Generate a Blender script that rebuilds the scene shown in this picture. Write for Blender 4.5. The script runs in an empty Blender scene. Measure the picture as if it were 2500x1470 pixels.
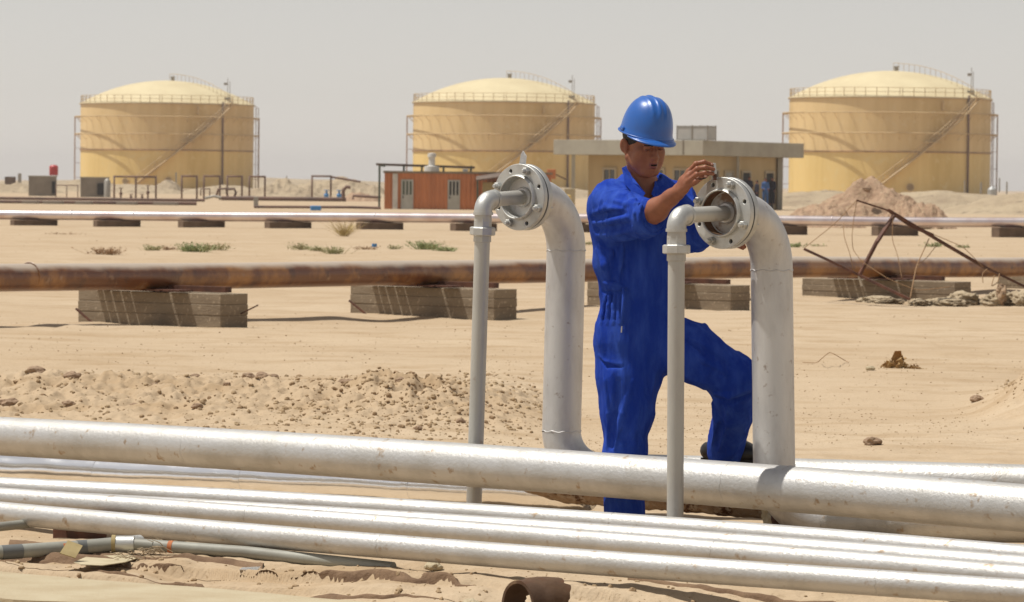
import bpy, math, random
import numpy as np
from mathutils import Vector, Matrix

# ------------------------------------------------------------------ camera, sky, sun, exposure
scn = bpy.context.scene
COL = scn.collection
FPX, CX, CY = 9700.0, 1250.0, 735.0            # focal length and centre in pixels of the 2500 px photo
CAM = np.array([0.0, 0.0, 1.42])
PITCH, ROLL = math.radians(1.686), math.radians(0.63)
fw = np.array([0, math.cos(PITCH), -math.sin(PITCH)])
up0 = np.array([0, math.sin(PITCH), math.cos(PITCH)])
x0 = np.array([1.0, 0, 0])
rt = x0 * math.cos(ROLL) + up0 * math.sin(ROLL)
up = -x0 * math.sin(ROLL) + up0 * math.cos(ROLL)
cd = bpy.data.cameras.new("camera")
cam = bpy.data.objects.new("camera", cd)
COL.objects.link(cam)
M = Matrix(((rt[0], up[0], -fw[0], CAM[0]), (rt[1], up[1], -fw[1], CAM[1]), (rt[2], up[2], -fw[2], CAM[2]), (0, 0, 0, 1)))
cam.matrix_world = M
cd.sensor_width = 36
cd.lens = FPX / 2500 * 36
cd.clip_start = 0.5
cd.clip_end = 20000
cd.dof.use_dof = True
cd.dof.focus_distance = 16.2
cd.dof.aperture_fstop = 15
scn.camera = cam

SUN_EL, SUN_AZ = math.radians(67), math.radians(-87)    # azimuth from +Y towards +X: left, a little behind the scene
SUN = np.array([math.sin(SUN_AZ) * math.cos(SUN_EL), math.cos(SUN_AZ) * math.cos(SUN_EL), math.sin(SUN_EL)])
world = bpy.data.worlds.new("World")
scn.world = world
world.use_nodes = True
wn = world.node_tree
wn.nodes.clear()
sky = wn.nodes.new("ShaderNodeTexSky")
sky.sky_type = 'NISHITA'
sky.sun_disc = False
sky.sun_elevation = SUN_EL
sky.sun_rotation = SUN_AZ
sky.air_density = 1.0
sky.dust_density = 0.15
sky.ozone_density = 1.0
hs = wn.nodes.new("ShaderNodeHueSaturation")
hs.inputs['Saturation'].default_value = 0.22
tint = wn.nodes.new("ShaderNodeMix")
tint.data_type = 'RGBA'
tint.blend_type = 'MULTIPLY'
tint.inputs[0].default_value = 1.0
tint.inputs[7].default_value = (1.0, 0.955, 0.93, 1)
bg = wn.nodes.new("ShaderNodeBackground")
bg.inputs['Strength'].default_value = 0.095
wo = wn.nodes.new("ShaderNodeOutputWorld")
wn.links.new(sky.outputs[0], hs.inputs['Color'])
wn.links.new(hs.outputs[0], tint.inputs[6])
wn.links.new(tint.outputs[2], bg.inputs['Color'])
wn.links.new(bg.outputs[0], wo.inputs[0])
sl = bpy.data.lights.new("sun", 'SUN')
sl.energy = 4.7
sl.angle = math.radians(0.6)
sl.color = (1.0, 0.96, 0.90)
so = bpy.data.objects.new("sun", sl)
COL.objects.link(so)
so.rotation_euler = Vector(SUN).to_track_quat('Z', 'Y').to_euler()
so.location = (0, 0, 50)
scn.view_settings.view_transform = 'Standard'
scn.view_settings.look = 'None'
scn.view_settings.exposure = 0.0
scn.view_settings.gamma = 1
scn.view_settings.use_curve_mapping = False
scn.cycles.max_bounces = 6
scn.cycles.use_denoising = True

# ------------------------------------------------------------------ helpers
rng = random.Random(7)
nr = np.random.RandomState(5)


def ray(px, py):
    return fw + rt * ((px - CX) / FPX) + up * ((CY - py) / FPX)


def W(px, py, Y):
    d = ray(px, py)
    return CAM + d * (Y / d[1])


def G(px, py, z=0.0):
    d = ray(px, py)
    return CAM + d * ((z - CAM[2]) / d[2])


def V(*a):
    return np.array(a, float)


def unit(v):
    return v / np.linalg.norm(v)


def hsh(ix, iy, iz, s):
    h = (ix * 374761393 + iy * 668265263 + iz * 2147483647 + s * 1274126177) & 0xffffffff
    h = ((h ^ (h >> 13)) * 1274126177) & 0xffffffff
    h = (h ^ (h >> 16)) & 0xffff
    return h / 65535.0


def vnoise(x, y, z=None, s=0):
    x = np.asarray(x, float); y = np.asarray(y, float)
    z = np.zeros_like(x) if z is None else np.asarray(z, float)
    ix, iy, iz = np.floor(x), np.floor(y), np.floor(z)
    fx, fy, fz = x - ix, y - iy, z - iz
    ix, iy, iz = ix.astype(np.int64), iy.astype(np.int64), iz.astype(np.int64)
    fx, fy, fz = fx * fx * (3 - 2 * fx), fy * fy * (3 - 2 * fy), fz * fz * (3 - 2 * fz)
    r = 0
    for a in (0, 1):
        for b in (0, 1):
            for c in (0, 1):
                w = (fx if a else 1 - fx) * (fy if b else 1 - fy) * (fz if c else 1 - fz)
                r = r + w * hsh(ix + a, iy + b, iz + c, s)
    return r * 2 - 1


def fbm(x, y, z=None, s=0, o=4):
    r, a, f = 0, 1.0, 1.0
    for i in range(o):
        r = r + a * vnoise(x * f, y * f, None if z is None else z * f, s + i)
        a *= .5; f *= 2.03
    return r


# ---- meshes
class MB:
    """collects shapes, then builds ONE mesh object"""
    def __init__(s):
        s.v, s.f, s.m, s.n = [], [], [], 0

    def add(s, v, f, mi=0):
        v = np.asarray(v, float).reshape(-1, 3)
        s.v.append(v)
        s.f += [tuple(int(i) + s.n for i in q) for q in f]
        s.m += [mi] * len(f)
        s.n += len(v)
        return s

    def box(s, c, size, R=None, mi=0, taper=1.0):
        c = np.asarray(c, float); h = np.asarray(size, float) / 2
        p = np.array([[x, y, z] for z in (-1, 1) for y in (-1, 1) for x in (-1, 1)], float) * h
        p[4:, :2] *= taper
        if R is not None: p = p @ np.asarray(R).T
        return s.add(p + c, [(0, 2, 3, 1), (4, 5, 7, 6), (0, 1, 5, 4), (2, 6, 7, 3), (0, 4, 6, 2), (1, 3, 7, 5)], mi)

    def bar(s, a, b, w, h=None, mi=0):
        """rectangular bar from a to b"""
        a = np.asarray(a, float); b = np.asarray(b, float); h = h or w
        d = unit(b - a)
        r = np.array([0, 0, 1.0]) if abs(d[2]) < .95 else np.array([1.0, 0, 0])
        x = unit(np.cross(d, r)); y = np.cross(x, d)
        q = [(-w / 2, -h / 2), (w / 2, -h / 2), (w / 2, h / 2), (-w / 2, h / 2)]
        v = [a + x * u + y * t for u, t in q] + [b + x * u + y * t for u, t in q]
        return s.add(v, [(3, 2, 1, 0), (4, 5, 6, 7), (0, 1, 5, 4), (1, 2, 6, 5), (2, 3, 7, 6), (3, 0, 4, 7)], mi)

    def tube(s, pts, r, seg=16, caps=True, mi=0, closed=False):
        P = np.asarray(pts, float); n = len(P)
        r = np.full(n, r, float) if np.isscalar(r) else np.asarray(r, float)
        T = np.zeros_like(P)
        if closed:
            T = np.roll(P, -1, 0) - np.roll(P, 1, 0)
        else:
            T[1:-1] = P[2:] - P[:-2]; T[0] = P[1] - P[0]; T[-1] = P[-1] - P[-2]
        T /= np.linalg.norm(T, axis=1)[:, None] + 1e-12
        ref = np.array([0, 0, 1.0]) if abs(T[0][2]) < .9 else np.array([1.0, 0, 0])
        N = unit(np.cross(T[0], ref))
        v = []
        for i in range(n):
            N = unit(N - T[i] * N.dot(T[i])); B = np.cross(T[i], N)
            for k in range(seg):
                a = 2 * math.pi * k / seg
                v.append(P[i] + r[i] * (math.cos(a) * N + math.sin(a) * B))
        f = []
        for i in range(n if closed else n - 1):
            j = (i + 1) % n
            for k in range(seg):
                l = (k + 1) % seg
                f.append((i * seg + k, i * seg + l, j * seg + l, j * seg + k))
        if caps and not closed:
            f.append(tuple(range(seg))[::-1]); f.append(tuple(range((n - 1) * seg, n * seg)))
        return s.add(v, f, mi)

    def lathe(s, c, axis, prof, seg=32, mi=0, xref=None, caps=True):
        """prof: list of (along axis, radius)"""
        c = np.asarray(c, float); ax = unit(np.asarray(axis, float))
        ref = np.array([0, 0, 1.0]) if abs(ax[2]) < .9 else np.array([1.0, 0, 0])
        x = unit(np.cross(ref, ax)); y = np.cross(ax, x)
        v, f = [], []
        for t, r in prof:
            for k in range(seg):
                a = 2 * math.pi * k / seg
                v.append(c + ax * t + r * (math.cos(a) * x + math.sin(a) * y))
        for i in range(len(prof) - 1):
            for k in range(seg):
                l = (k + 1) % seg
                f.append((i * seg + k, i * seg + l, (i + 1) * seg + l, (i + 1) * seg + k))
        if caps and prof[0][1] > 1e-6: f.append(tuple(range(seg))[::-1])
        if caps and prof[-1][1] > 1e-6: f.append(tuple(range((len(prof) - 1) * seg, len(prof) * seg)))
        return s.add(v, f, mi)

    def blob(s, c, rad, seed=0, amp=.25, freq=1.6, sub=2, R=None, mi=0, flat=0):
        v, f = ico(sub)
        n = fbm(v[:, 0] * freq + seed * 3.1, v[:, 1] * freq + seed * 1.7, v[:, 2] * freq, s=seed % 97, o=3)
        p = v * (1 + amp * n)[:, None] * np.asarray(rad, float)
        if R is not None: p = p @ np.asarray(R).T
        return s.add(p + np.asarray(c, float), f, mi)

    def build(s, name, mat, parent=None, smooth=False, origin=None, bevel=0, auto=None):
        v = np.concatenate(s.v)
        me = bpy.data.meshes.new(name)
        if parent is not None:
            loc = WORLD_LOC[parent.name]
            o_loc = np.zeros(3)
        else:
            loc = np.array([(v[:, 0].min() + v[:, 0].max()) / 2, (v[:, 1].min() + v[:, 1].max()) / 2, v[:, 2].min()]) if origin is None else np.asarray(origin, float)
            o_loc = loc
        me.from_pydata((v - loc).tolist(), [], s.f)
        mats = mat if isinstance(mat, (list, tuple)) else [mat]
        for m_ in mats: me.materials.append(m_)
        if any(s.m): me.polygons.foreach_set('material_index', s.m)
        if smooth or auto: me.polygons.foreach_set('use_smooth', [True] * len(s.f))
        me.update()
        if auto: me.set_sharp_from_angle(angle=math.radians(auto))
        o = bpy.data.objects.new(name, me)
        o.location = o_loc
        COL.objects.link(o)
        if parent is not None: o.parent = parent
        WORLD_LOC[o.name] = loc
        if bevel:
            b = o.modifiers.new("bevel", 'BEVEL'); b.width = bevel; b.segments = 2; b.limit_method = 'ANGLE'
        return o


WORLD_LOC = {}
_ico = {}


def ico(sub):
    if sub in _ico: return _ico[sub]
    t = (1 + 5 ** .5) / 2
    v = [(-1, t, 0), (1, t, 0), (-1, -t, 0), (1, -t, 0), (0, -1, t), (0, 1, t), (0, -1, -t), (0, 1, -t), (t, 0, -1), (t, 0, 1), (-t, 0, -1), (-t, 0, 1)]
    f = [(0, 11, 5), (0, 5, 1), (0, 1, 7), (0, 7, 10), (0, 10, 11), (1, 5, 9), (5, 11, 4), (11, 10, 2), (10, 7, 6), (7, 1, 8),
         (3, 9, 4), (3, 4, 2), (3, 2, 6), (3, 6, 8), (3, 8, 9), (4, 9, 5), (2, 4, 11), (6, 2, 10), (8, 6, 7), (9, 8, 1)]
    v = [unit(np.array(p, float)) for p in v]
    for _ in range(sub):
        c, g = {}, []
        def mid(a, b):
            k = (min(a, b), max(a, b))
            if k not in c:
                c[k] = len(v); v.append(unit(v[a] + v[b]))
            return c[k]
        for a, b, d in f:
            x, y, z = mid(a, b), mid(b, d), mid(d, a)
            g += [(a, x, z), (b, y, x), (d, z, y), (x, y, z)]
        f = g
    _ico[sub] = (np.array(v), f)
    return _ico[sub]


def thing(name, label, cat, loc=(0, 0, 0), group=None):
    o = bpy.data.objects.new(name, None)
    o.empty_display_size = .2
    o.location = tuple(loc)
    COL.objects.link(o)
    WORLD_LOC[o.name] = np.asarray(loc, float)
    return tag(o, label, cat, group)


def tag(o, label, cat, group=None):
    o['label'] = label; o['category'] = cat
    if group: o['group'] = group
    return o


def struct(o, kind='structure', label=None):
    o['kind'] = kind
    if label: o['label'] = label
    return o


def dup(root, loc, label, group=None):
    r = root.copy(); COL.objects.link(r); r.location = tuple(loc); r['label'] = label
    if group: r['group'] = group
    for ch in list(root.children):
        c = ch.copy(); COL.objects.link(c); c.parent = r
        for g in list(ch.children):
            d = g.copy(); COL.objects.link(d); d.parent = c
    return r


def Rz(a):
    c, s_ = math.cos(a), math.sin(a)
    return np.array([[c, -s_, 0], [s_, c, 0], [0, 0, 1.0]])


def Rx(a):
    c, s_ = math.cos(a), math.sin(a)
    return np.array([[1.0, 0, 0], [0, c, -s_], [0, s_, c]])


def Ry(a):
    c, s_ = math.cos(a), math.sin(a)
    return np.array([[c, 0, s_], [0, 1.0, 0], [-s_, 0, c]])


# ---- materials
def mat(name, col, rough=.6, metal=0.0, col2=None, nscale=4.0, stretch=(1, 1, 1), lo=.4, hi=.65, col3=None, n3=20.0, lo3=.55, hi3=.7,
        bump=0.0, bscale=60.0, bstretch=None, spec=.5, rough2=None, coat=0, wave=None, sub=0, fine=None):
    m = bpy.data.materials.new(name); m.use_nodes = True
    t = m.node_tree; N, L = t.nodes, t.links
    b = N['Principled BSDF']
    b.inputs['Base Color'].default_value = (*col, 1)
    b.inputs['Roughness'].default_value = rough
    b.inputs['Metallic'].default_value = metal
    b.inputs['Specular IOR Level'].default_value = spec
    if coat: b.inputs['Coat Weight'].default_value = coat
    if sub:
        b.inputs['Subsurface Weight'].default_value = sub
        b.inputs['Subsurface Radius'].default_value = (.012, .005, .003)
        b.inputs['Subsurface Scale'].default_value = .5
    tc = N.new('ShaderNodeTexCoord')
    def noise(scale, stretch, det=5):
        mp = N.new('ShaderNodeMapping'); mp.inputs['Scale'].default_value = stretch
        L.new(tc.outputs['Object'], mp.inputs[0])
        n = N.new('ShaderNodeTexNoise'); n.inputs['Scale'].default_value = scale; n.inputs['Detail'].default_value = det
        n.inputs['Roughness'].default_value = .62
        L.new(mp.outputs[0], n.inputs['Vector'])
        return n
    cur = None
    def layer(cur, c, n, lo, hi):
        r = N.new('ShaderNodeMapRange'); r.inputs[1].default_value = lo; r.inputs[2].default_value = hi
        L.new(n.outputs[0], r.inputs[0])
        mx = N.new('ShaderNodeMix'); mx.data_type = 'RGBA'
        L.new(r.outputs[0], mx.inputs[0])
        if cur is None: mx.inputs[6].default_value = (*col, 1)
        else: L.new(cur, mx.inputs[6])
        mx.inputs[7].default_value = (*c, 1)
        return mx.outputs[2], r
    if col2 is not None:
        cur, r = layer(cur, col2, noise(nscale, stretch), lo, hi)
        if rough2 is not None:
            rr = N.new('ShaderNodeMapRange'); rr.inputs[3].default_value = rough; rr.inputs[4].default_value = rough2
            L.new(r.outputs[0], rr.inputs[0]); L.new(rr.outputs[0], b.inputs['Roughness'])
    if col3 is not None:
        cur, r = layer(cur, col3, noise(n3, stretch), lo3, hi3)
    if fine:
        cur, r = layer(cur, fine[0], noise(fine[1], (1, 1, 1), 3), fine[2], fine[3])
    if cur is not None: L.new(cur, b.inputs['Base Color'])
    if bump:
        n = noise(bscale, bstretch or (1, 1, 1), 6)
        bm = N.new('ShaderNodeBump'); bm.inputs['Strength'].default_value = 1.0; bm.inputs['Distance'].default_value = bump
        L.new(n.outputs[0], bm.inputs['Height'])
        if wave:
            wv = N.new('ShaderNodeTexWave'); wv.bands_direction = wave[0]; wv.inputs['Scale'].default_value = wave[1]
            L.new(tc.outputs['Object'], wv.inputs[0])
            b2 = N.new('ShaderNodeBump'); b2.inputs['Distance'].default_value = wave[2]
            L.new(wv.outputs[1] if False else wv.outputs[0], b2.inputs['Height']); L.new(bm.outputs[0], b2.inputs['Normal'])
            L.new(b2.outputs[0], b.inputs['Normal'])
        else:
            L.new(bm.outputs[0], b.inputs['Normal'])
    return m


SAND = (.428, .322, .208)
m_sand = mat("sand", SAND, .95, col2=(.475, .370, .250), nscale=.35, stretch=(.5, 1, 1), lo=.38, hi=.62, col3=(.36, .255, .150), n3=2.2, lo3=.48, hi3=.72,
             bump=.012, bscale=14, spec=.15, fine=((.29, .205, .12), 55, .60, .72))
m_earth = mat("reddish_sand", (.40, .27, .18), .95, col2=(.29, .19, .125), nscale=2.5, lo=.4, hi=.62, bump=.10, bscale=6, spec=.1,
              fine=((.46, .345, .22), 9, .5, .7))
m_dune = mat("dune_sand", (.40, .32, .215), .95, col2=(.30, .23, .155), nscale=.25, stretch=(1, 1, 3), lo=.45, hi=.7, bump=.25, bscale=1.2, spec=.1,
             fine=((.22, .17, .12), 1.1, .58, .68))
m_stone = mat("stone", (.32, .225, .15), .95, col2=(.24, .16, .105), nscale=12, bump=.004, bscale=60, spec=.15)
m_clod = mat("clod", (.41, .305, .185), .95, col2=(.27, .18, .105), nscale=3, bump=.003, bscale=90, spec=.1)
m_silver = mat("silver_paint", (.56, .55, .525), .48, .62, col2=(.45, .435, .40), nscale=6.0, stretch=(1, 1, 1), lo=.42, hi=.7, bump=.0022, bscale=70,
               fine=((.38, .30, .22), 18, .62, .72), rough2=.56, col3=(.36, .25, .16), n3=3.3, lo3=.68, hi3=.76)
m_silver_r = mat("riser_silver", (.64, .63, .605), .50, .6, col2=(.46, .445, .43), nscale=6, stretch=(1, 1, .3), lo=.40, hi=.66, bump=.0012, bscale=90, col3=(.62, .61, .59), n3=14, lo3=.58, hi3=.72,
                 fine=((.40, .34, .30), 30, .64, .74))
m_flange = mat("flange_silver", (.54, .54, .51), .46, .65, col2=(.42, .41, .38), nscale=14, lo=.45, hi=.7, bump=.0009, bscale=160)
m_galv = mat("galvanised", (.50, .49, .44), .5, .35, col2=(.38, .36, .33), nscale=6, stretch=(1, 1, .25), lo=.42, hi=.72, bump=.0006, bscale=120,
             fine=((.36, .29, .23), 22, .64, .76))
m_clad = mat("shiny_cladding", (.95, .95, .95), .20, .92, bump=.006, bscale=2.6, bstretch=(1, 1, 1))
m_gasket = mat("gasket", (.012, .012, .014), .7)
m_rust = mat("rust", (.085, .048, .028), .8, .1, col2=(.15, .085, .045), nscale=2.2, stretch=(1, 1, 2), lo=.42, hi=.66, col3=(.13, .045, .02), n3=6,
             bump=.004, bscale=22, fine=((.26, .17, .10), 9, .55, .72), spec=.3)
m_rustpipe = mat("rusty_pipe_paint", (.15, .050, .012), .40, .05, col2=(.34, .15, .035), nscale=2.0, lo=.44, hi=.60, col3=(.085, .032, .014), n3=4.5,
             bump=.003, bscale=14, fine=((.36, .22, .13), 5, .62, .78), spec=.9, rough2=.42)
m_rustdark = mat("dark_rusty_steel", (.075, .032, .020), .7, .2, col2=(.14, .055, .03), nscale=9, bump=.002, bscale=40)
m_crust = mat("dirt_crusted_rust", (.34, .235, .15), .95, col2=(.10, .045, .02), nscale=9, lo=.5, hi=.6, bump=.012, bscale=26, spec=.1,
              fine=((.42, .33, .24), 40, .5, .65))
m_sleeper = mat("old_sleeper", (.17, .12, .085), .9, col2=(.11, .078, .055), nscale=2.5, bump=.006, bscale=20, spec=.15)
# wind-blown dust that has settled on the top of the rusty pipe
_t = m_rustpipe.node_tree
_b = _t.nodes['Principled BSDF']
_old = _b.inputs['Base Color'].links[0].from_socket
_g = _t.nodes.new('ShaderNodeNewGeometry'); _s = _t.nodes.new('ShaderNodeSeparateXYZ'); _t.links.new(_g.outputs['True Normal'], _s.inputs[0])
_n = _t.nodes.new('ShaderNodeTexNoise'); _n.inputs['Scale'].default_value = 3.0; _n.inputs['Detail'].default_value = 6
_c = _t.nodes.new('ShaderNodeTexCoord'); _t.links.new(_c.outputs['Object'], _n.inputs['Vector'])
_a = _t.nodes.new('ShaderNodeMath'); _a.operation = 'MULTIPLY_ADD'; _a.inputs[1].default_value = .7; _t.links.new(_n.outputs[0], _a.inputs[0]); _t.links.new(_s.outputs[2], _a.inputs[2])
_r = _t.nodes.new('ShaderNodeMapRange'); _r.inputs[1].default_value = .80; _r.inputs[2].default_value = 1.18; _r.inputs[4].default_value = .9; _t.links.new(_a.outputs[0], _r.inputs[0])
_m = _t.nodes.new('ShaderNodeMix'); _m.data_type = 'RGBA'; _m.inputs[7].default_value = (.50, .42, .33, 1)
_t.links.new(_r.outputs[0], _m.inputs[0]); _t.links.new(_old, _m.inputs[6]); _t.links.new(_m.outputs[2], _b.inputs['Base Color'])
m_pink = mat("primer_silver_pipe", (.74, .66, .64), .33, .8, col2=(.60, .48, .46), nscale=1.2, bump=.002, bscale=30)
m_conc = mat("sleeper_concrete", (.27, .215, .150), .92, col2=(.19, .145, .10), nscale=1.5, stretch=(1, 1, 3), lo=.4, hi=.7, bump=.006, bscale=25, spec=.2,
             bstretch=(1, 1, 3), fine=((.44, .36, .26), 30, .58, .72))
m_slab = mat("slab_concrete", (.46, .395, .27), .95, col2=(.40, .325, .21), nscale=3, bump=.003, bscale=60, spec=.15, fine=((.40, .29, .18), 60, .62, .74))
m_tank = mat("tank_paint", (.76, .56, .225), .55, 0, col2=(.62, .435, .14), nscale=.22, stretch=(1, 1, .12), lo=.42, hi=.7, bump=.01, bscale=.8, spec=.3,
             fine=((.74, .58, .27), 1.2, .55, .75))
m_tanktop = mat("dusty_tank_paint", (.72, .535, .27), .6, 0, col2=(.55, .385, .16), nscale=.22, stretch=(1, 1, .12), lo=.42, hi=.7, bump=.01, bscale=.8, spec=.3,
             fine=((.68, .52, .28), 1.2, .55, .75))
m_dome = mat("tank_roof_paint", (.62, .53, .33), .7, 0, col2=(.55, .46, .28), nscale=.2, bump=.01, bscale=.7, spec=.2)
m_tankrust = mat("tank_steelwork", (.36, .21, .11), .7, col2=(.22, .11, .06), nscale=.8)
m_tanksteel = mat("tank_rail_paint", (.58, .43, .22), .6, col2=(.46, .32, .16), nscale=.5)
m_greymetal = mat("grey_steel", (.33, .31, .27), .55, .3)
m_blue = mat("coverall_cloth", (.012, .040, .30), .95, col2=(.036, .086, .41), nscale=16, stretch=(1, 1, .25), lo=.40, hi=.70, bump=.010, bscale=18, bstretch=(1, 1, .45), spec=.08)
m_helmet = mat("helmet_plastic", (.016, .105, .40), .36, col2=(.022, .095, .34), nscale=9, lo=.45, hi=.75, bump=.0003, bscale=90, spec=.5, coat=.2)
m_skin = mat("skin", (.285, .110, .058), .5, col2=(.235, .085, .045), nscale=22, bump=.0006, bscale=180, spec=.4, sub=.15)
m_lip = mat("lip", (.20, .060, .045), .45)
m_hair = mat("hair", (.012, .009, .008), .7, bump=.002, bscale=200)
m_eye = mat("eye", (.10, .06, .045), .25)
m_nail = mat("nail", (.55, .34, .27), .35)
m_shoe = mat("black_leather", (.016, .014, .013), .35, bump=.001, bscale=70)
m_pvc = mat("grey_pipe_plastic", (.30, .30, .255), .6, .1, col2=(.21, .20, .165), nscale=4, lo=.4, hi=.7, bump=.001, bscale=40)
m_tape = mat("dark_tape", (.12, .125, .12), .6)
m_rustband = mat("rust_band", (.42, .14, .05), .8)
m_soil = mat("dark_soil", (.22, .145, .09), .95, col2=(.15, .095, .06), nscale=9, bump=.01, bscale=30, spec=.1)
m_card = mat("cardboard", (.36, .28, .13), .85, col2=(.28, .21, .09), nscale=8)
m_cardlight = mat("sun_bleached_cardboard", (.50, .43, .28), .85, col2=(.42, .35, .21), nscale=8)
m_canvas = mat("dusty_canvas", (.40, .32, .21), .95, col2=(.28, .21, .13), nscale=5, bump=.01, bscale=12)
m_orange = mat("orange_container_paint", (.54, .20, .075), .7, col2=(.42, .155, .06), nscale=1.4, stretch=(1, 1, .3), bump=.002, bscale=8)
m_white = mat("white_paint", (.62, .60, .55), .6, col2=(.50, .48, .43), nscale=2)
m_doorgrey = mat("door_paint", (.42, .42, .38), .6, col2=(.34, .33, .29), nscale=2)
m_dark = mat("dark_interior", (.02, .018, .016), .8)
m_glass = mat("window_glass", (.05, .05, .045), .15, spec=.8)
m_roofslab = mat("roof_concrete", (.40, .375, .30), .85, col2=(.34, .31, .25), nscale=.8, bump=.004, bscale=6)
m_wall = mat("ochre_render", (.48, .36, .19), .85, col2=(.42, .31, .155), nscale=.8, stretch=(1, 1, .3), bump=.004, bscale=6)
m_frame = mat("window_frame_paint", (.40, .33, .22), .7)
m_block = mat("block_hut", (.27, .235, .19), .9, col2=(.21, .18, .145), nscale=.9, bump=.01, bscale=6)
m_redtank = mat("red_barrel", (.42, .035, .035), .5)
m_greenpost = mat("green_paint", (.07, .09, .06), .7)
m_roofing = mat("canopy_sheet", (.16, .115, .085), .8, col2=(.10, .07, .05), nscale=1.5)
m_bluebox = mat("blue_plastic", (.05, .22, .50), .5)
m_brownsteel = mat("brown_far_steel", (.17, .095, .065), .7, col2=(.10, .06, .045), nscale=.8)
m_water = mat("water_tank_steel", (.44, .44, .42), .5, .4, col2=(.36, .37, .36), nscale=1.2)
m_grass = mat("green_grass", (.22, .27, .10), .8, col2=(.32, .33, .16), nscale=3)
m_grasspale = mat("pale_green_scrub", (.30, .30, .14), .85, col2=(.38, .32, .17), nscale=3)
m_dry = mat("dry_straw", (.44, .33, .12), .85, col2=(.34, .24, .09), nscale=4)
m_drybrown = mat("dead_brown_twigs", (.30, .18, .09), .9)
m_dryleaf = mat("dry_brown_leaf", (.26, .13, .035), .7, col2=(.52, .38, .18), nscale=9, lo=.4, hi=.7)
m_cloth_dark = mat("dark_clothes", (.018, .016, .03), .9)
m_cloth_blue = mat("blue_clothes", (.05, .12, .30), .9)
# ------------------------------------------------------------------ ground
DEG = math.radians


def seg_y(px_a, py_a, px_b, py_b):
    """ground line through two photo points: returns f(x) -> y"""
    a, b = G(px_a, py_a), G(px_b, py_b)
    k = (b[1] - a[1]) / (b[0] - a[0])
    return lambda x: a[1] + (x - a[0]) * k


slab_far = seg_y(0, 1393, 1000, 1474)
rut1 = seg_y(0, 1362, 1150, 1437)
rut2 = seg_y(0, 1384, 1000, 1452)


def sst(x, a, b):
    t = np.clip((x - a) / (b - a), 0, 1)
    return t * t * (3 - 2 * t)


def ground_h(x, y):
    x = np.asarray(x, float); y = np.asarray(y, float)
    d = np.hypot(x, y)
    nearf = 1 - sst(d, 60, 160)
    h = .030 * fbm(x * .35, y * .35, s=11, o=3) * nearf * sst(d, 17, 24)
    h += .006 * fbm(x * 2.2, y * 1.6, s=12, o=4) * nearf
    # low stony bank behind the pipes
    px = x / y * FPX + CX
    bank = np.exp(-((y - 25.2 - .0005 * (px - 600)) / 2.4) ** 2) * (1 - sst(px, 1180, 1420))
    lump = np.abs(fbm(x * 6, y * 5, s=22, o=4))
    h += bank * (.10 + .06 * fbm(x * .9, y * .7, s=21, o=3) + .055 * (.5 - lump) + .018 * fbm(x * 16, y * 12, s=28, o=2))
    h += np.exp(-((y - 24.6) / 1.3) ** 2 - ((px - 960) / 190) ** 2) * (.08 + .05 * fbm(x * 8, y * 6, s=24, o=4))
    h += np.exp(-((y - 25.5) / 1.6) ** 2 - ((px - 2580) / 130) ** 2) * (.34 + .08 * fbm(x * 6, y * 5, s=29, o=3))
    h += .010 * fbm(x * 3, y * 2.2, s=35, o=4) * np.exp(-((y - 21) / 4) ** 2)
    # dune ripples further off
    h += .02 * np.sin(y * .9 + 2 * fbm(x * .2, y * .2, s=31, o=2)) * sst(d, 28, 40) * (1 - sst(d, 90, 150))
    # old wheel tracks crossing the open sand
    for c0, k0, wv in ((30.5, .10, .35), (32.1, .10, .35), (35.0, -.16, .5), (36.5, -.16, .5), (58.0, .3, .8), (60.0, .3, .8)):
        ty = c0 + k0 * x + wv * np.sin(x * .6 + c0)
        tt = np.abs(y - ty) / .16
        h += (-.028 * np.exp(-tt ** 2) + .016 * np.exp(-((tt - 2) / .8) ** 2)) * (.6 + .4 * fbm(x * 1.5, y * .5, s=37, o=2))
    # drifts against the sleepers
    h += .05 * np.exp(-((y - 40.4 - 1.4 * (x + 3.0)) / 1.2) ** 2) * (.5 + fbm(x * .8, y * .5, s=33, o=2))
    # crumbling earth edges at the bottom of the picture: small scarps that face the camera
    nf = 1 - sst(y, 15.2, 16.2)
    n1 = .09 * fbm(x * 1.3, y * 0, s=41, o=5)
    n2 = .12 * fbm(x * 1.1, y * 0 + 5, s=47, o=4)
    on1 = .55 + .45 * sst(vnoise(x * 2.1, x * 0 + 3, s=51), -.5, .1)
    on2 = .35 + .65 * sst(vnoise(x * 1.7, x * 0 + 9, s=53), -.5, .1)
    edge = -.042 * (1 - sst(y, rut1(x) + n1 - .006, rut1(x) + n1 + .006)) * on1
    edge += -.032 * (1 - sst(y, rut2(x) + n2 - .006, rut2(x) + n2 + .006)) * on2
    h += nf * (edge + .018 + .007 * fbm(x * 9, y * 7, s=61, o=3) + .012 * fbm(x * 2.5, y * 2.5, s=62, o=3))
    # the slab's bed
    s_ = 1 - sst(y, slab_far(x) - .06, slab_far(x) + .03)
    s_ = s_ * sst(y, 12.4, 12.9) * (x > -3) * (x < 1.8)
    h = h * (1 - s_) + (-.05) * s_
    h -= .09 * (1 - sst(y, 13.35, 13.75)) * sst(px, 1080, 1200) * (d > 5)
    # the trodden strip under the front pipes is lower
    h -= .03 * np.exp(-((y - 15.6 + .3 * x) / .6) ** 2)
    return h


def gz(x, y):
    return float(ground_h(np.array([x]), np.array([y]))[0])


def GP(px, py):
    p = G(px, py)
    return V(p[0], p[1], gz(p[0], p[1]))


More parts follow.
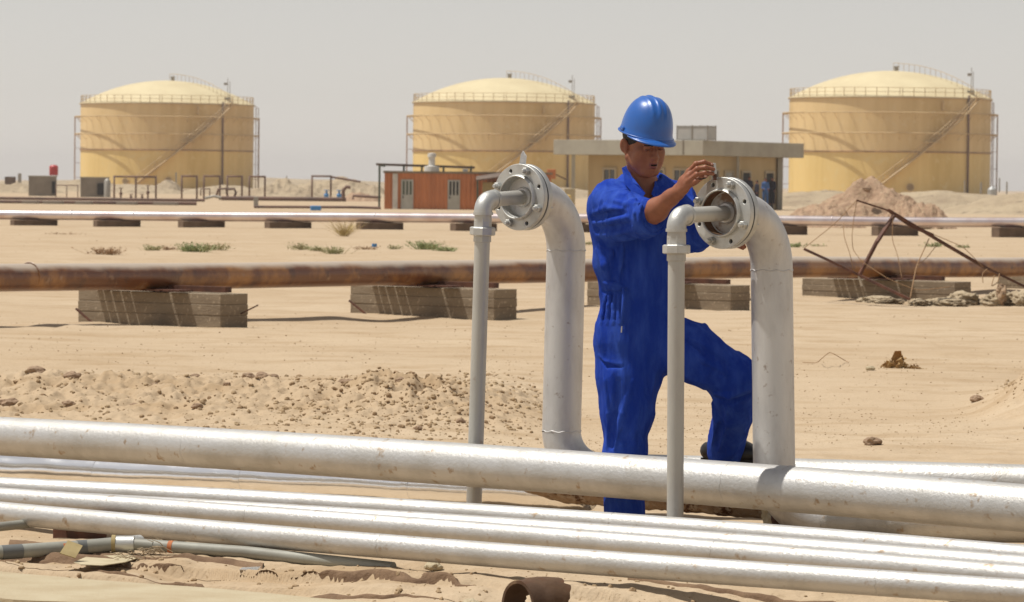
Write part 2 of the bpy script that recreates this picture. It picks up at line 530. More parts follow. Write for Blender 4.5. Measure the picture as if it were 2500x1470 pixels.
th = np.concatenate([np.linspace(-1.3, -.16, 40), np.linspace(-.152, .152, 640), np.linspace(.16, 1.3, 40)])
rr = np.concatenate([np.linspace(1.0, 12.9, 30), np.arange(13.0, 15.6, .011), np.geomspace(15.62, 22, 110), np.arange(22.04, 28.6, .028), np.geomspace(28.7, 75, 260), np.geomspace(76, 4000, 130)])
TH, RR = np.meshgrid(th, rr)
gx, gy = RR * np.sin(TH), RR * np.cos(TH)
gh = ground_h(gx, gy)
vv = np.stack([gx, gy, gh], -1).reshape(-1, 3)
nt, nrw = len(th), len(rr)
idx = np.arange(nt * nrw).reshape(nrw, nt)
ff = np.stack([idx[:-1, :-1], idx[:-1, 1:], idx[1:, 1:], idx[1:, :-1]], -1).reshape(-1, 4)


def fast_mesh(name, v, f, mats, smooth=True, loc=None, parent=None, mi=None):
    me = bpy.data.meshes.new(name)
    v = np.asarray(v, np.float32); f = np.asarray(f, np.int32)
    if parent is not None: base = WORLD_LOC[parent.name]
    else: base = np.zeros(3) if loc is None else np.asarray(loc, float)
    v = v - base.astype(np.float32)
    me.vertices.add(len(v)); me.vertices.foreach_set('co', v.ravel())
    k = f.shape[1]
    me.loops.add(f.size); me.loops.foreach_set('vertex_index', f.ravel())
    me.polygons.add(len(f)); me.polygons.foreach_set('loop_start', np.arange(0, f.size, k, dtype=np.int32))
    me.polygons.foreach_set('loop_total', np.full(len(f), k, np.int32))
    for m_ in (mats if isinstance(mats, list) else [mats]): me.materials.append(m_)
    if mi is not None: me.polygons.foreach_set('material_index', np.asarray(mi, np.int32))
    me.polygons.foreach_set('use_smooth', np.full(len(f), smooth))
    me.update(calc_edges=True); me.validate()
    o = bpy.data.objects.new(name, me)
    if parent is not None: o.parent = parent
    else: o.location = base
    COL.objects.link(o)
    WORLD_LOC[o.name] = base
    return o


struct(fast_mesh("ground", vv, ff, m_sand))

# concrete slab strip in the bottom left corner
sb = MB()
near = seg_y(0, 1456, 400, 1482)
n = 60
xs = np.linspace(-2.6, 1.6, n)
top, bot = [], []
for i, x in enumerate(xs):
    e1 = slab_far(x) - .01 + .03 * fbm(np.array([x * 3]), np.array([0.]), s=71)[0]
    e2 = max(near(x), 12.0) + .04 * fbm(np.array([x * 3]), np.array([4.]), s=72)[0]
    e2 = min(e2, e1 - .3)
    top.append((x, e1, -.002)); bot.append((x, e2, -.002))
v = top + bot + [(a, b, -.15) for a, b, c in top] + [(a, b, -.15) for a, b, c in bot]
f = []
for i in range(n - 1):
    f += [(n + i, n + i + 1, i + 1, i), (i, i + 1, 2 * n + i + 1, 2 * n + i), (3 * n + i, 3 * n + i + 1, n + i + 1, n + i)]
struct(sb.add(v, f).build("concrete_path", m_slab))


# low, uneven strips in a darker brown, laid along the little banks
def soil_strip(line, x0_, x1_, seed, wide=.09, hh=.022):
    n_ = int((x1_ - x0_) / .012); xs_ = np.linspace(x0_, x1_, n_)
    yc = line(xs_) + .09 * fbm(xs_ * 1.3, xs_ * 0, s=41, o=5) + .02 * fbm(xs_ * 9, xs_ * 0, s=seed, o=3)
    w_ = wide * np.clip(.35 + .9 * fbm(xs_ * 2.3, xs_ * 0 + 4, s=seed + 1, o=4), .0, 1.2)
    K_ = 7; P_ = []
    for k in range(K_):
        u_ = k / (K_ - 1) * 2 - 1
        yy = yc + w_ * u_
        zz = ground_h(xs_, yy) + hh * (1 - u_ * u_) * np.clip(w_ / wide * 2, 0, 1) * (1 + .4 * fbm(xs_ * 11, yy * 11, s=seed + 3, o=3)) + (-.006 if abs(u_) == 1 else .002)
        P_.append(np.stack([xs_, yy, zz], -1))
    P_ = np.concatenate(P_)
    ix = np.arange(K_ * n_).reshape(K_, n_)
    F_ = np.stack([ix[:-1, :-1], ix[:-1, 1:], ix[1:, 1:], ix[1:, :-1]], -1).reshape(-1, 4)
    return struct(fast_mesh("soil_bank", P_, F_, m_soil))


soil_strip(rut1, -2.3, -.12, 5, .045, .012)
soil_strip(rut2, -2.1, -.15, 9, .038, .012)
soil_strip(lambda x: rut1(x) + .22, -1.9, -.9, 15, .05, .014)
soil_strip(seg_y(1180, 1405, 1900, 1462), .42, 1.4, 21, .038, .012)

# far hills and heaps: mounds of sand built as height fields
def mound(name, c, rx, ry, h, seed, m, nx=70, ny=40, rough=.25, yaw=0, freq=2.0, flat=1.5):
    u = np.linspace(-1, 1, nx); w = np.linspace(-1, 1, ny)
    U, Wv = np.meshgrid(u, w)
    r = np.sqrt(U * U + Wv * Wv)
    base = np.clip(1 - r ** flat, 0, 1) ** 1.15
    z = h * base * (1 + rough * fbm(U * freq + seed, Wv * freq, s=seed, o=5)) + h * .35 * rough * fbm(U * 9, Wv * 6, s=seed + 5, o=4) * np.clip(base * 3, 0, 1)
    z = np.where(r >= .999, -.15 * h - .05, z)
    P = np.stack([U * rx, Wv * ry, z], -1).reshape(-1, 3) @ Rz(yaw).T + np.asarray(c, float)
    ix = np.arange(nx * ny).reshape(ny, nx)
    F = np.stack([ix[:-1, :-1], ix[:-1, 1:], ix[1:, 1:], ix[1:, :-1]], -1).reshape(-1, 4)
    return struct(fast_mesh(name, P, F, m))


def hilltop(px, py, Y, zb=-.1):
    p = W(px, py, Y)
    return V(p[0], p[1], zb), p[2] - zb


def hill(px, py, Y, wpx, ry, seed, m, **k):
    c, h = hilltop(px, py, Y)
    return mound("sand_hill", c, wpx * Y / FPX, ry, h, seed, m, **k)


hill(2112, 447, 150, 250, 3.2, 3, m_earth, nx=220, ny=110, rough=.17, flat=1.25, freq=3.2)
hill(2000, 490, 142, 130, 2.2, 5, m_earth, nx=120, rough=.3)
hill(2235, 488, 142, 110, 2.2, 6, m_earth, nx=120, rough=.3)
hill(2300, 470, 260, 420, 9, 8, m_dune, nx=160, rough=.15)
hill(2520, 468, 230, 260, 8, 9, m_dune, nx=110, rough=.15)
hill(2000, 466, 300, 260, 8, 10, m_dune, nx=110, rough=.15)
hill(815, 433, 400, 170, 9, 12, m_dune, nx=150, rough=.35)
hill(690, 447, 380, 120, 9, 13, m_dune, nx=120, rough=.35)
hill(900, 448, 390, 130, 9, 14, m_dune, nx=120, rough=.35)
hill(408, 437, 430, 50, 6, 15, m_dune, nx=60, rough=.1)
hill(330, 450, 420, 150, 9, 16, m_dune, nx=90, rough=.2)
hill(30, 446, 400, 150, 10, 17, m_dune, nx=120, rough=.3)
hill(560, 452, 420, 150, 9, 18, m_dune, nx=90, rough=.2)
hill(880, 470, 300, 60, 4, 19, m_earth, nx=60)
hill(220, 440, 470, 160, 9, 20, m_dune, nx=100, rough=.3)
hill(1250, 452, 420, 420, 12, 23, m_dune, nx=120, rough=.2)
hill(640, 437, 900, 900, 60, 24, m_dune, nx=200, rough=.15)

# ------------------------------------------------------------------ gravel (uncountable) and rocks
g = MB()
iv, if_ = ico(0)
iv1, if1 = ico(1)
allv, allf, n0 = [], [], 0


def pebble(c, s, sub=0):
    global n0
    b, f_ = (iv, if_) if sub == 0 else (iv1, if1)
    R_ = Rz(rng.random() * 6.3) @ Rx(rng.random() * 6.3)
    sc = np.array([1, .6 + .4 * rng.random(), .5 + .45 * rng.random()]) * s
    p = (b * (1 + .3 * (nr.rand(len(b), 1) - .5))) * sc
    p = p @ (Rz(rng.random() * 6.3) @ Rx((rng.random() - .5) * .8)).T + c
    allv.append(p); allf.extend([tuple(q + n0 for q in t) for t in f_]); n0 += len(p)


pts = []
for i in range(8200):                              # open sand
    px = rng.uniform(-40, 2540); py = 770 + 340 * rng.random() ** .7
    if fbm(np.array([px * .006]), np.array([py * .02]), s=99, o=3)[0] < rng.uniform(-.9, .5): continue
    pts.append((px, py, rng.choice([1, 1, 1, 1.3, 1.3, 1.8, 2.6])))
for i in range(2600):                              # stony bank
    px = rng.uniform(-40, 1330) ; py = rng.gauss(1010, 42)
    if py < 905 or py > 1100: continue
    pts.append((px, py, rng.choice([1.2, 1.5, 2, 2, 3, 3.5, 5, 7])))
for i in range(2200):
    px = rng.gauss(980, 150); py = rng.gauss(1000, 38)
    if py < 925 or py > 1100: continue
    pts.append((px, py, rng.choice([1.5, 2, 2.5, 3, 3.5, 4.5, 6.5])))
for i in range(800):                               # pale lumps by the front pipes
    px = rng.uniform(-20, 2500); py = rng.uniform(1290, 1470)
    pts.append((px, py, rng.choice([1, 1.4, 1.8, 2.4, 3.2, 4.5])))
for i in range(240):
    px = rng.uniform(-20, 2500); py = 1372 + (px * .065) + rng.gauss(0, 14)
    pts.append((px, py, rng.choice([2.5, 3.5, 5, 7, 9])))
for i in range(260):
    px = rng.gauss(2500, 40); py = rng.gauss(985, 22)
    pts.append((px, py, rng.choice([2, 3, 4, 6])))
for i in range(900):                               # middle distance
    px = rng.uniform(-20, 2520); py = rng.uniform(575, 770)
    pts.append((px, py, rng.choice([.8, 1, 1.3])))
PX = np.array(pts)
P0 = np.array([G(a, b) for a, b, c in pts])
PZ = ground_h(P0[:, 0], P0[:, 1])
for i in range(len(pts)):
    s_ = PX[i, 2] * P0[i, 1] / FPX
    pebble(V(P0[i, 0], P0[i, 1], PZ[i] + s_ * .15), s_, 1 if PX[i, 2] > 4 else 0)
av = np.concatenate(allv)
struct(fast_mesh("gravel", av, allf, m_clod, smooth=False), 'stuff')

rocks = [(84, 960, 62, "large angular brown rock at the far left of the stony bank, split in two lumps"),
         (22, 1012, 50, "brown wedge-shaped rock touching the thick silver pipe at the left frame edge"),
         (165, 953, 24, "small flat rock just right of the split brown rock"),
         (179, 982, 38, "rounded grey-brown rock, upper one of a pair on the left bank"),
         (167, 1014, 38, "rounded grey-brown rock, lower one of the pair just above the thick pipe"),
         (328, 1018, 26, "small brown rock lying alone above the thick pipe"),
         (378, 988, 22, "small reddish rock on the open part of the bank"),
         (451, 957, 26, "flat rock at the left end of a row of three"),
         (476, 970, 30, "brown rock in the middle of a row of three"),
         (508, 965, 26, "greyish rock at the right end of a row of three"),
         (482, 1026, 28, "reddish brown stone just above the silver pipe below the row of three"),
         (554, 988, 22, "small brown rock below and left of the biggest rock"),
         (605, 962, 34, "grey-brown rock directly left of the biggest rock"),
         (647, 968, 56, "biggest angular rock on the stony bank"),
         (816, 982, 28, "reddish rock on the left slope of the clod heap"),
         (845, 997, 36, "elongated brown rock low on the clod heap"),
         (975, 1008, 26, "lumpy brown rock in the middle of the clod heap"),
         (1124, 1042, 22, "brown rock right beside the left thin standpipe"),
         (1020, 1054, 26, "lumpy rock at the bottom of the clod heap above the thick pipe"),
         (2384, 984, 32, "crumbly reddish clod near the right frame edge"),
         (2131, 1085, 44, "long brown stone on the sand above the right hand pipes"),
         (2124, 908, 24, "pale stone left of the dried leafy rubbish"),
         (1150, 1452, 46, "pale broken lump of concrete left of the rusty pipe collar"),
         (1060, 1392, 40, "pale rounded stone under the front pipe")]
for i, (px, py, w, lab) in enumerate(rocks):
    p = GP(px, py + w * .12)
    s_ = w * p[1] / FPX / 2
    b = MB().blob(p + V(0, 0, s_ * .35), (s_, s_ * .8, s_ * .62), seed=i + 3, amp=.33, freq=1.3, sub=3 if w > 30 else 2, R=Rz(i * 1.3) if w < 30 else None)
    pale = i in (21, 22, 23)
    o = b.build("rock", m_slab if pale else m_stone, smooth=False)
    tag(o, lab, "rock", "rocks on the sand")
# ------------------------------------------------------------------ foreground pipes
def pipe_between(a, b, r, m, name, parent=None, wob=0.0, seg=40, n=60, seed=0, ext=(0, 0)):
    a = np.asarray(a, float); b = np.asarray(b, float)
    d = b - a
    a = a - d * ext[0]; b = b + d * ext[1]
    t = np.linspace(0, 1, n)
    P = a + (b - a) * t[:, None]
    if wob:
        P[:, 2] += wob * fbm(t * 5 + seed, t * 0, s=seed + 80, o=2)
    return MB().tube(P, r, seg).build(name, m, parent, smooth=True, auto=50), P


def weld(P0, d, r, m, parent, thick=.0014):
    n = 48
    d = unit(d)
    ref = V(0, 0, 1) if abs(d[2]) < .9 else V(1, 0, 0)
    x = unit(np.cross(d, ref)); y = np.cross(x, d)
    pts = []
    for k in range(n):
        a = 2 * math.pi * k / n
        pts.append(P0 + (r - .0003) * (math.cos(a) * x + math.sin(a) * y) + d * .003 * math.sin(a * 9))
    return MB().tube(pts, thick, 8, closed=True).build("weld_seam", m, parent, smooth=True)


def long_pipe(label, L, R_, r, m, welds=(), wob=0, seed=0, group=None, name="silver_pipe", ext=.35, cat="pipe", mid=None):
    """L, R_: (px, py, Y) of the axis at the left and right of the frame"""
    a, b = W(*L), W(*R_)
    t = thing(name, label, cat, ((a + b) / 2)[:2].tolist() + [0], group)
    c = W(*mid)
    def q_(u): return a * (2 * (u - .5) * (u - 1)) + c * (4 * u * (1 - u)) + b * (2 * u * (u - .5))
    # the pipe's slight natural bend: through the left, middle and right points, straight beyond
    um = (c - a).dot(b - a) / (b - a).dot(b - a)
    dev = c - (a + (b - a) * um)
    def axis(u): return a + (b - a) * u + dev * (u * (1 - u) / (um * (1 - um)) if 0 < u < 1 else (u if u < 0 else 1 - u) / (um * (1 - um)))
    MB().tube([axis(u) for u in np.linspace(-ext, 1 + ext, 90)], r, 48).build("pipe_body", m, t, smooth=True, auto=50)
    for px in welds:
        lo, hi = 0.0, 1.0
        for _ in range(40):
            mi_ = (lo + hi) / 2; q = axis(mi_) - CAM
            x = q.dot(rt) / q.dot(fw) * FPX + CX
            if x < px: lo = mi_
            else: hi = mi_
        weld(axis(lo), axis(lo + .01) - axis(lo), r, m, t)
    return t


def atz(px, py, z):
    """(px, py, Y) of the ray's point at height z"""
    p = G(px, py, z)
    return (px, py, p[1])


GS = "silver pipes running across the foreground"
long_pipe("thickest silver pipe, running across in front of the worker's legs", (0, 1065, 18.45), (2500, 1241, 14.75), .090, m_silver, (475, 1790), group=GS, mid=(1250, 1143, 16.36))
rS = .0445
for lab, yl, ym, yr, z, w_, sd in (("thin silver pipe directly below the thickest pipe, topmost of the four thin ones", 1190, 1262, 1360, .10, (570, 1500), 1),
                        ("thin silver pipe of which only a narrow strip shows, second of the four thin ones", 1219, 1292, 1386, .095, (820,), 2),
                        ("thin silver pipe, third of the four thin ones from the top", 1216, 1309, 1411, .10, (612, 1750), 3),
                        ("frontmost and lowest thin silver pipe, nearest the dirt, rust-stained underneath", 1252, 1358, 1447, .10, (935, 2150), 4)):
    long_pipe(lab, atz(0, yl, z), atz(2500, yr, z), rS, m_silver, w_, group=GS, seed=sd, mid=atz(1250, ym, z))

# mirror-bright clad pipe lying behind, ends in the dirt near the worker's foot
a, b = W(0, 1144, 18.85), W(1440, 1208, 16.78)
t = thing("clad_pipe", "mirror-bright metal-clad pipe on the ground behind the thick silver pipe", "pipe", (a + b) / 2 * V(1, 1, 0))
n = 220
P = a + (b - a) * np.linspace(-.35, 1, n)[:, None]
rad = .070 * (1 + .035 * fbm(np.linspace(0, 40, n), np.zeros(n), s=5, o=2))
P[:, 2] += .004 * fbm(np.linspace(0, 22, n), np.zeros(n), s=9, o=2)
MB().tube(P, rad, 48).build("cladding", m_clad, t, smooth=True)
for u in (.18, .44, .72):
    q = a + (b - a) * u
    MB().tube([q, q + unit(b - a) * .035], .0735, 40).build("joint_band", m_clad, t, auto=40)


# ------------------------------------------------------------------ the two flanged risers
def flange_disc(name, c, nrm, r_out, r_in, thick, m, parent, holes=(), hr=.0105):
    """a flat ring with real bolt holes, made from a 2D outline and extruded"""
    cu = bpy.data.curves.new(name + "_outline", 'CURVE'); cu.dimensions = '2D'; cu.fill_mode = 'BOTH'
    def circ(cx, cy, r, n_):
        sp = cu.splines.new('POLY'); sp.points.add(n_ - 1); sp.use_cyclic_u = True
        for k in range(n_):
            a_ = 2 * math.pi * k / n_
            sp.points[k].co = (cx + r * math.cos(a_), cy + r * math.sin(a_), 0, 1)
    circ(0, 0, r_out, 72)
    if r_in: circ(0, 0, r_in, 56)
    for a_ in holes: circ(.1195 * math.cos(a_), .1195 * math.sin(a_), hr, 18)
    cu.extrude = thick / 2 - .002; cu.bevel_depth = .002; cu.bevel_resolution = 1
    tmp = bpy.data.objects.new(name + "_tmp", cu); COL.objects.link(tmp)
    dg = bpy.context.evaluated_depsgraph_get()
    me = bpy.data.meshes.new_from_object(tmp.evaluated_get(dg))
    bpy.data.objects.remove(tmp)
    z = unit(nrm); x = unit(np.cross(V(0, 0, 1), z)); y = np.cross(z, x)
    co = np.array([v_.co[:] for v_ in me.vertices])
    co = co[:, :1] * x + co[:, 1:2] * y + co[:, 2:3] * z + np.asarray(c) - WORLD_LOC[parent.name]
    me.vertices.foreach_set('co', co.ravel().astype(np.float32))
    me.materials.clear(); me.materials.append(m); me.update()
    o = bpy.data.objects.new(name, me); COL.objects.link(o); o.parent = parent
    WORLD_LOC[o.name] = WORLD_LOC[parent.name]
    return o, x, y, z


YAW = DEG(40)
AX = V(-math.sin(YAW), -math.cos(YAW), 0)          # the flanges look to the camera's left
SIDE = V(math.cos(YAW), -math.sin(YAW), 0)


def riser(label, top_px, bot_px, Y, r, fl_px, fl_Y, small_px, small_Y, run, rusty, Rl):
    top, bot = W(*top_px, Y), W(*bot_px, Y)
    t = thing("flanged_riser", label, "pipe riser", (bot[0], bot[1], 0), "galvanised flanged risers beside the worker")
    Rb = .229
    fc = W(*fl_px, fl_Y)                             # front face centre of the front flange
    # riser up to the weld, elbow, short neck
    low = bot + (bot - top) * 0
    ez = fc[2] - Rb
    elbow_s = top.copy()
    zc = elbow_s[2] + Rb
    arc = []
    for k in range(0, 15):
        a_ = math.pi / 2 * k / 14
        arc.append(elbow_s + AX * Rb * (1 - math.cos(a_)) + V(0, 0, Rb * math.sin(a_)))
    end = arc[-1]
    ln = max(.02, (fc - end).dot(AX) - .062)
    neck_end = end + AX * ln
    pts = [bot + (top - bot) * u for u in np.linspace(0, 1, 12)]
    MB().tube(pts, r, 48).build("riser_pipe", m_silver_r, t, smooth=True, auto=50)
    MB().tube(arc + [neck_end], np.linspace(r, r * .99, 16), 48, caps=False).build("elbow", m_silver_r, t, smooth=True)
    weld(top, V(0, 0, 1), r, m_silver_r, t, .0028)
    weld(end, AX, r, m_silver_r, t, .003)
    # lower elbow into the horizontal run
    run_end = W(*run)
    d = unit((run_end - bot) * V(1, 1, 0))
    arc2 = []
    for k in range(0, 15):
        a_ = math.pi / 2 * k / 14
        arc2.append(bot + d * Rl * (1 - math.cos(a_)) - V(0, 0, Rl * math.sin(a_)))
    weld(bot, V(0, 0, 1), r, m_silver_r, t, .0028)
    MB().tube(arc2, r, 48, caps=False).build("lower_elbow", m_silver_r, t, smooth=True)
    MB().tube([arc2[-1], run_end, run_end + (run_end - arc2[-1]) * .3], r, 48).build("horizontal_run", m_silver, t, smooth=True, auto=50)
    # flanges
    hb = [DEG(22.5 + 90 * k) for k in range(4)]
    f_in = .088
    c_back = neck_end + AX * .013
    flange_disc("back_flange", c_back, AX, .1395, r * .97, .026, m_flange, t, hb)
    MB().tube([neck_end - AX * .03, neck_end], [r, r * 1.10], 48, caps=False).build("flange_neck", m_silver_r, t, smooth=True)
    c_g = c_back + AX * .0170
    flange_disc("gasket", c_g, AX, .1375, .092, .0100, m_gasket, t)
    c_f = c_g + AX * .0160
    fo, x, y, z = flange_disc("front_flange", c_f, AX, .1395, f_in, .024, m_flange, t, hb)
    # raised lip and deep cup with the inner plate
    MB().lathe(c_f, AX, [(-.01, .0965), (.020, .0965), (.030, .0935), (.032, .0905), (.030, .0870), (-.028, .0855)], 56, caps=False).build("flange_lip", m_flange if not rusty else m_flange, t, auto=40, smooth=True)
    pc = c_f - AX * .0245
    MB().lathe(pc, AX, [(0, .084), (.003, .084), (.004, .0)], 48).build("inner_plate", m_scale if rusty else m_silver_r, t, auto=40)
    MB().lathe(pc, AX, [(.003, .043), (.012, .043), (.017, .038), (.018, .0)], 36).build("plate_boss", m_silver_r, t, auto=40)
    if rusty:
        MB().lathe(pc, AX, [(.004, .0848), (.048, .0858)], 48, caps=False).build("rusty_bore", m_rust, t, smooth=True)
    for k in range(4):
        a_ = DEG(67.5 + 90 * k)
        q = c_f + (x * math.cos(a_) + y * math.sin(a_)) * .1195
        bo = MB().lathe(q, AX, [(.012, .0125), (.014, .0175), (.016, .0175)], 20)
        bo.lathe(q, AX, [(.016, .0165), (.028, .0165), (.030, .014)], 6)
        bo.lathe(q, AX, [(.030, .0095), (.042, .0095), (.046, .007)], 14)
        bo.lathe(q, AX, [(-.068, .014), (-.052, .0165), (-.048, .0165), (-.046, .0095), (.013, .0095)], 6)
        bo.build("bolt", m_flange, t, auto=35)
    # thin pipe from the plate out to its own elbow and down
    sr = .0305
    se = W(*small_px, small_Y)
    start = pc + AX * .012
    sdir = unit((se - start) * V(1, 1, 0) + V(0, 0, (se - start)[2]))
    Re = .046
    h_end = se - sdir * Re
    MB().tube([start, h_end], sr, 32).build("side_pipe", m_galv, t, smooth=True, auto=50)
    er = .0385
    arc3 = [h_end + sdir * Re * math.sin(a_) - V(0, 0, Re * (1 - math.cos(a_))) for a_ in np.linspace(0, math.pi / 2, 12)]
    MB().tube([h_end - sdir * .022] + arc3 + [arc3[-1] - V(0, 0, .012)], [er] * 14, 32).build("small_elbow", m_flange, t, smooth=True, auto=50)
    MB().tube([h_end - sdir * .026, h_end - sdir * .014], er + .0035, 32).build("elbow_rim", m_flange, t, auto=50)
    eb = arc3[-1]
    MB().tube([eb - V(0, 0, .004), eb - V(0, 0, .016)], er + .0035, 32).build("elbow_rim", m_flange, t, auto=50)
    return t, eb, sr


m_tab = mat("bright_tab", (.86, .85, .80), .4)
m_scale = mat("scaly_plate", (.45, .43, .40), .7, .2, col2=(.20, .12, .07), nscale=11, lo=.5, hi=.6, bump=.004, bscale=30)


def standpipe(t, eb, sr, foot):
    zz = eb[2]
    ax_ = unit(foot - eb)
    MB().tube([eb + ax_ * .012, eb + ax_ * .042], .036, 28).build("nipple", m_galv, t, auto=40)
    MB().lathe(eb, ax_, [(.030, .037), (.070, .0375), (.073, .035)], 8).build("union_sleeve", m_flange, t)
    MB().lathe(eb, ax_, [(.066, .048), (.070, .054), (.098, .054), (.102, .048)], 8).build("union_nut", m_flange, t)
    MB().lathe(eb, ax_, [(.100, .037), (.128, .0375), (.131, .033)], 8).build("union_tail", m_galv, t)
    MB().tube([eb + ax_ * .12, foot], sr * 1.07, 32).build("standpipe", m_galv, t, smooth=True, auto=50)


t1, eb1, sr1 = riser("left flanged riser, its flange tilted toward the orange cabin, spike on top", (1382, 612), (1371, 1052), 17.12, .0838,
                     (1264, 484), 16.87, (1180, 489), 16.70, (2500, 1183, 16.62), False, .175)
standpipe(t1, eb1, sr1, W(1155, 1300, 16.74))
# pointed tab above the left gasket
q = W(1268, 402, 16.58)
tb = MB()
pol = [(1266, 404), (1281, 404), (1283, 388), (1284, 381), (1276, 368), (1271, 378), (1269, 392)]
fr = [W(a_, b_, 16.89) for a_, b_ in pol]; fr = [p_ + V(0, (i % 7 in (2, 3, 4)) * .018, 0) for i, p_ in enumerate(fr)]; bk = [p_ + V(.004, .006, 0) for p_ in fr]
k_ = len(fr)
tb.add(fr + bk, [tuple(range(k_))[::-1], tuple(range(k_, 2 * k_))] + [(i, (i + 1) % k_, k_ + (i + 1) % k_, k_ + i) for i in range(k_)])
tb.build("gasket_tab", m_tab, t1)

t2, eb2, sr2 = riser("right flanged riser the worker is leaning over, rusty inside its flange", (1884, 660), (1890, 1136), 15.92, .0845,
                     (1752, 524), 15.67, (1652, 527), 15.42, (2500, 1273, 15.6), True, .215)
standpipe(t2, eb2, sr2, W(1648, 1330, 15.40))

# crusted rusty old pipe beneath, with its supporting stones
a, b = W(1285, 1172, 16.70), W(1890, 1218, 16.32)
t = thing("crusted_pipe", "short dirt-crusted rusty pipe lying behind the worker's foot under the thick pipe", "pipe", (a + b) / 2 * V(1, 1, 0))
P = a + (b - a) * np.linspace(0, 1, 80)[:, None]
rad = np.concatenate([np.linspace(.05, .085, 14), np.full(66, .085)]) * (1 + .05 * fbm(np.linspace(0, 30, 80), np.zeros(80), s=3, o=3))
MB().tube(P, rad, 36).build("pipe_body", m_crust, t, smooth=True)
P2 = W(1895, 1262, 16.1)
o = MB().blob(P2, (.055, .05, .06), seed=4, amp=.35, sub=3).build("rock", m_slab); tag(o, "pale chipped stone wedged under the thick pipe below the right riser", "rock", "rocks on the sand")
o = MB().blob(W(1932, 1268, 16.0), (.07, .05, .045), seed=9, amp=.4, sub=3).build("dirt_lump", m_rustdark); tag(o, "dark oily lump of dirt under the thick pipe right of the pale stone", "dirt lump")
# red steel shoe in front of the lower run
p = G(2055, 1296, .03)
o = MB().box(p, (.14, .05, .05), Rz(-.2)).build("steel_shoe", m_rustband, bevel=.006); tag(o, "flat red-brown steel shoe peeking over the topmost thin pipe at right", "pipe shoe")

# small shim under the front pipe
p = GP(192, 1306)
o = MB().box(p + V(0, .05, .03), (.07, .28, .10), Rz(-.5)).build("wooden_shim", m_rustdark, bevel=.004); tag(o, "dark wooden block propping the lowest silver pipe at left", "block")

# grey plastic pipe with a tee, bottom left
t = thing("grey_drain_pipe", "grey plastic pipe with a tee lying on the dirt in the bottom left corner", "pipe", GP(150, 1345) * V(1, 1, 0))
pa, pb, pc_ = W(-160, 1358, 14.60), W(286, 1328, 14.90), W(318, 1328, 14.90)
pd, pe = W(600, 1348, 14.74), W(960, 1387, 14.40)
MB().tube([pa, W(60, 1345, 14.76), W(200, 1336, 14.86), pb], .0265, 28).build("left_length", m_pvc, t, smooth=True, auto=50)
MB().tube([pc_, pd, pe], .0225, 28).build("right_length", m_pvc, t, smooth=True, auto=50)
tee = MB().tube([pb - (pc_ - pb) * .3, pc_ + (pc_ - pb) * .3], .031, 28)
tee.tube([(pb + pc_) / 2, (pb + pc_) / 2 + V(.05, .09, 0)], .027, 24)
tee.build("tee_fitting", m_flange, t, smooth=True, auto=45)
for pxx in (1,):
    MB().tube([pb - V(.02, 0, 0), pb - V(.005, 0, 0)], .034, 28).build("tee_rim", m_card, t, auto=40)
for (px, py, Y, w_, m) in ((28, 1347.5, 14.735, .040, m_tape), (158, 1339.5, 14.83, .012, m_rustband), (206, 1335.5, 14.863, .030, m_tape)):
    c = W(px, py, Y); d = unit(W(200, 1336, 14.86) - W(60, 1345, 14.76))
    MB().tube([c - d * w_, c + d * w_], .0275, 28).build("tape_wrap", m, t, smooth=True, auto=40)
c = pc_ + (pd - pc_) * .36; d = unit(pd - pc_)
MB().tube([c - d * .009, c + d * .009], .0235, 28).build("tape_wrap", m_rustband, t, smooth=True, auto=40)

# thin grey pipe at the left edge below the front pipe
o = MB().tube([W(-200, 1305, 15.3), W(20, 1284, 15.45), W(170, 1268, 15.75)], .018, 20).build("thin_grey_pipe", m_pvc, smooth=True); tag(o, "thin grey pipe slipping under the lowest silver pipe at the left frame edge", "pipe")


def sheet(name, pol, Y0, m, label, cat, lift=.0, thick=.003, group=None):
    """bent piece of card: list of (px, py, Y) corners, fanned and thickened"""
    P = np.array([W(*q) for q in pol]); k = len(P)
    nrm = unit(np.cross(P[1] - P[0], P[2] - P[0]))
    if nrm[2] < 0: nrm = -nrm
    v = np.concatenate([P, P - nrm * thick])
    f = [tuple(range(k)), tuple(range(k, 2 * k))[::-1]] + [(i, k + i, k + (i + 1) % k, (i + 1) % k) for i in range(k)]
    o = MB().add(v, f).build(name, m)
    md = o.modifiers.new("sub", 'SUBSURF'); md.subdivision_type = 'SIMPLE'; md.levels = md.render_levels = 1
    return tag(o, label, cat, group)


sheet("cardboard_flap", [(146, 1350, 14.35), (166, 1319, 14.45), (202, 1332, 14.45), (184, 1362, 14.35)], 0, m_card, "small olive-brown square of cardboard standing against the grey pipe", "cardboard")
sheet("cardboard_sheet", [(180, 1372, 14.35), (214, 1358, 14.75), (320, 1354, 14.9), (342, 1360, 14.8), (305, 1372, 14.5), (250, 1380, 14.30), (200, 1378, 14.3)], 0, m_cardlight,
      "pale bleached cardboard sheet lying flat on the dirt at bottom left", "cardboard")
sheet("metal_scrap", [(584, 1390, 14.35), (592, 1385, 14.4), (636, 1383, 14.42), (628, 1392, 14.32)], 0, m_clad, "small shiny strip of scrap metal on the dirt", "scrap")

# dry palm fibres
t = MB()
base = GP(330, 1384)
for i in range(60):
    px = rng.uniform(300, 445); py = 1352 + (445 - px) * .12 + rng.uniform(-10, 16)
    p = GP(px, py) ; p[2] += .012
    d = unit(V(rng.gauss(-1, .5), rng.gauss(-.5, .5), rng.gauss(.12, .3)))
    l = rng.uniform(.03, .10)
    t.tube([p, p + d * l * .5 + V(0, 0, .012), p + d * l], [.0022, .0018, .001], 4)
o = t.build("dry_palm_fibres", m_canvas); struct(o, "stuff", "tangle of dry palm fibres on the pale cardboard at bottom left")

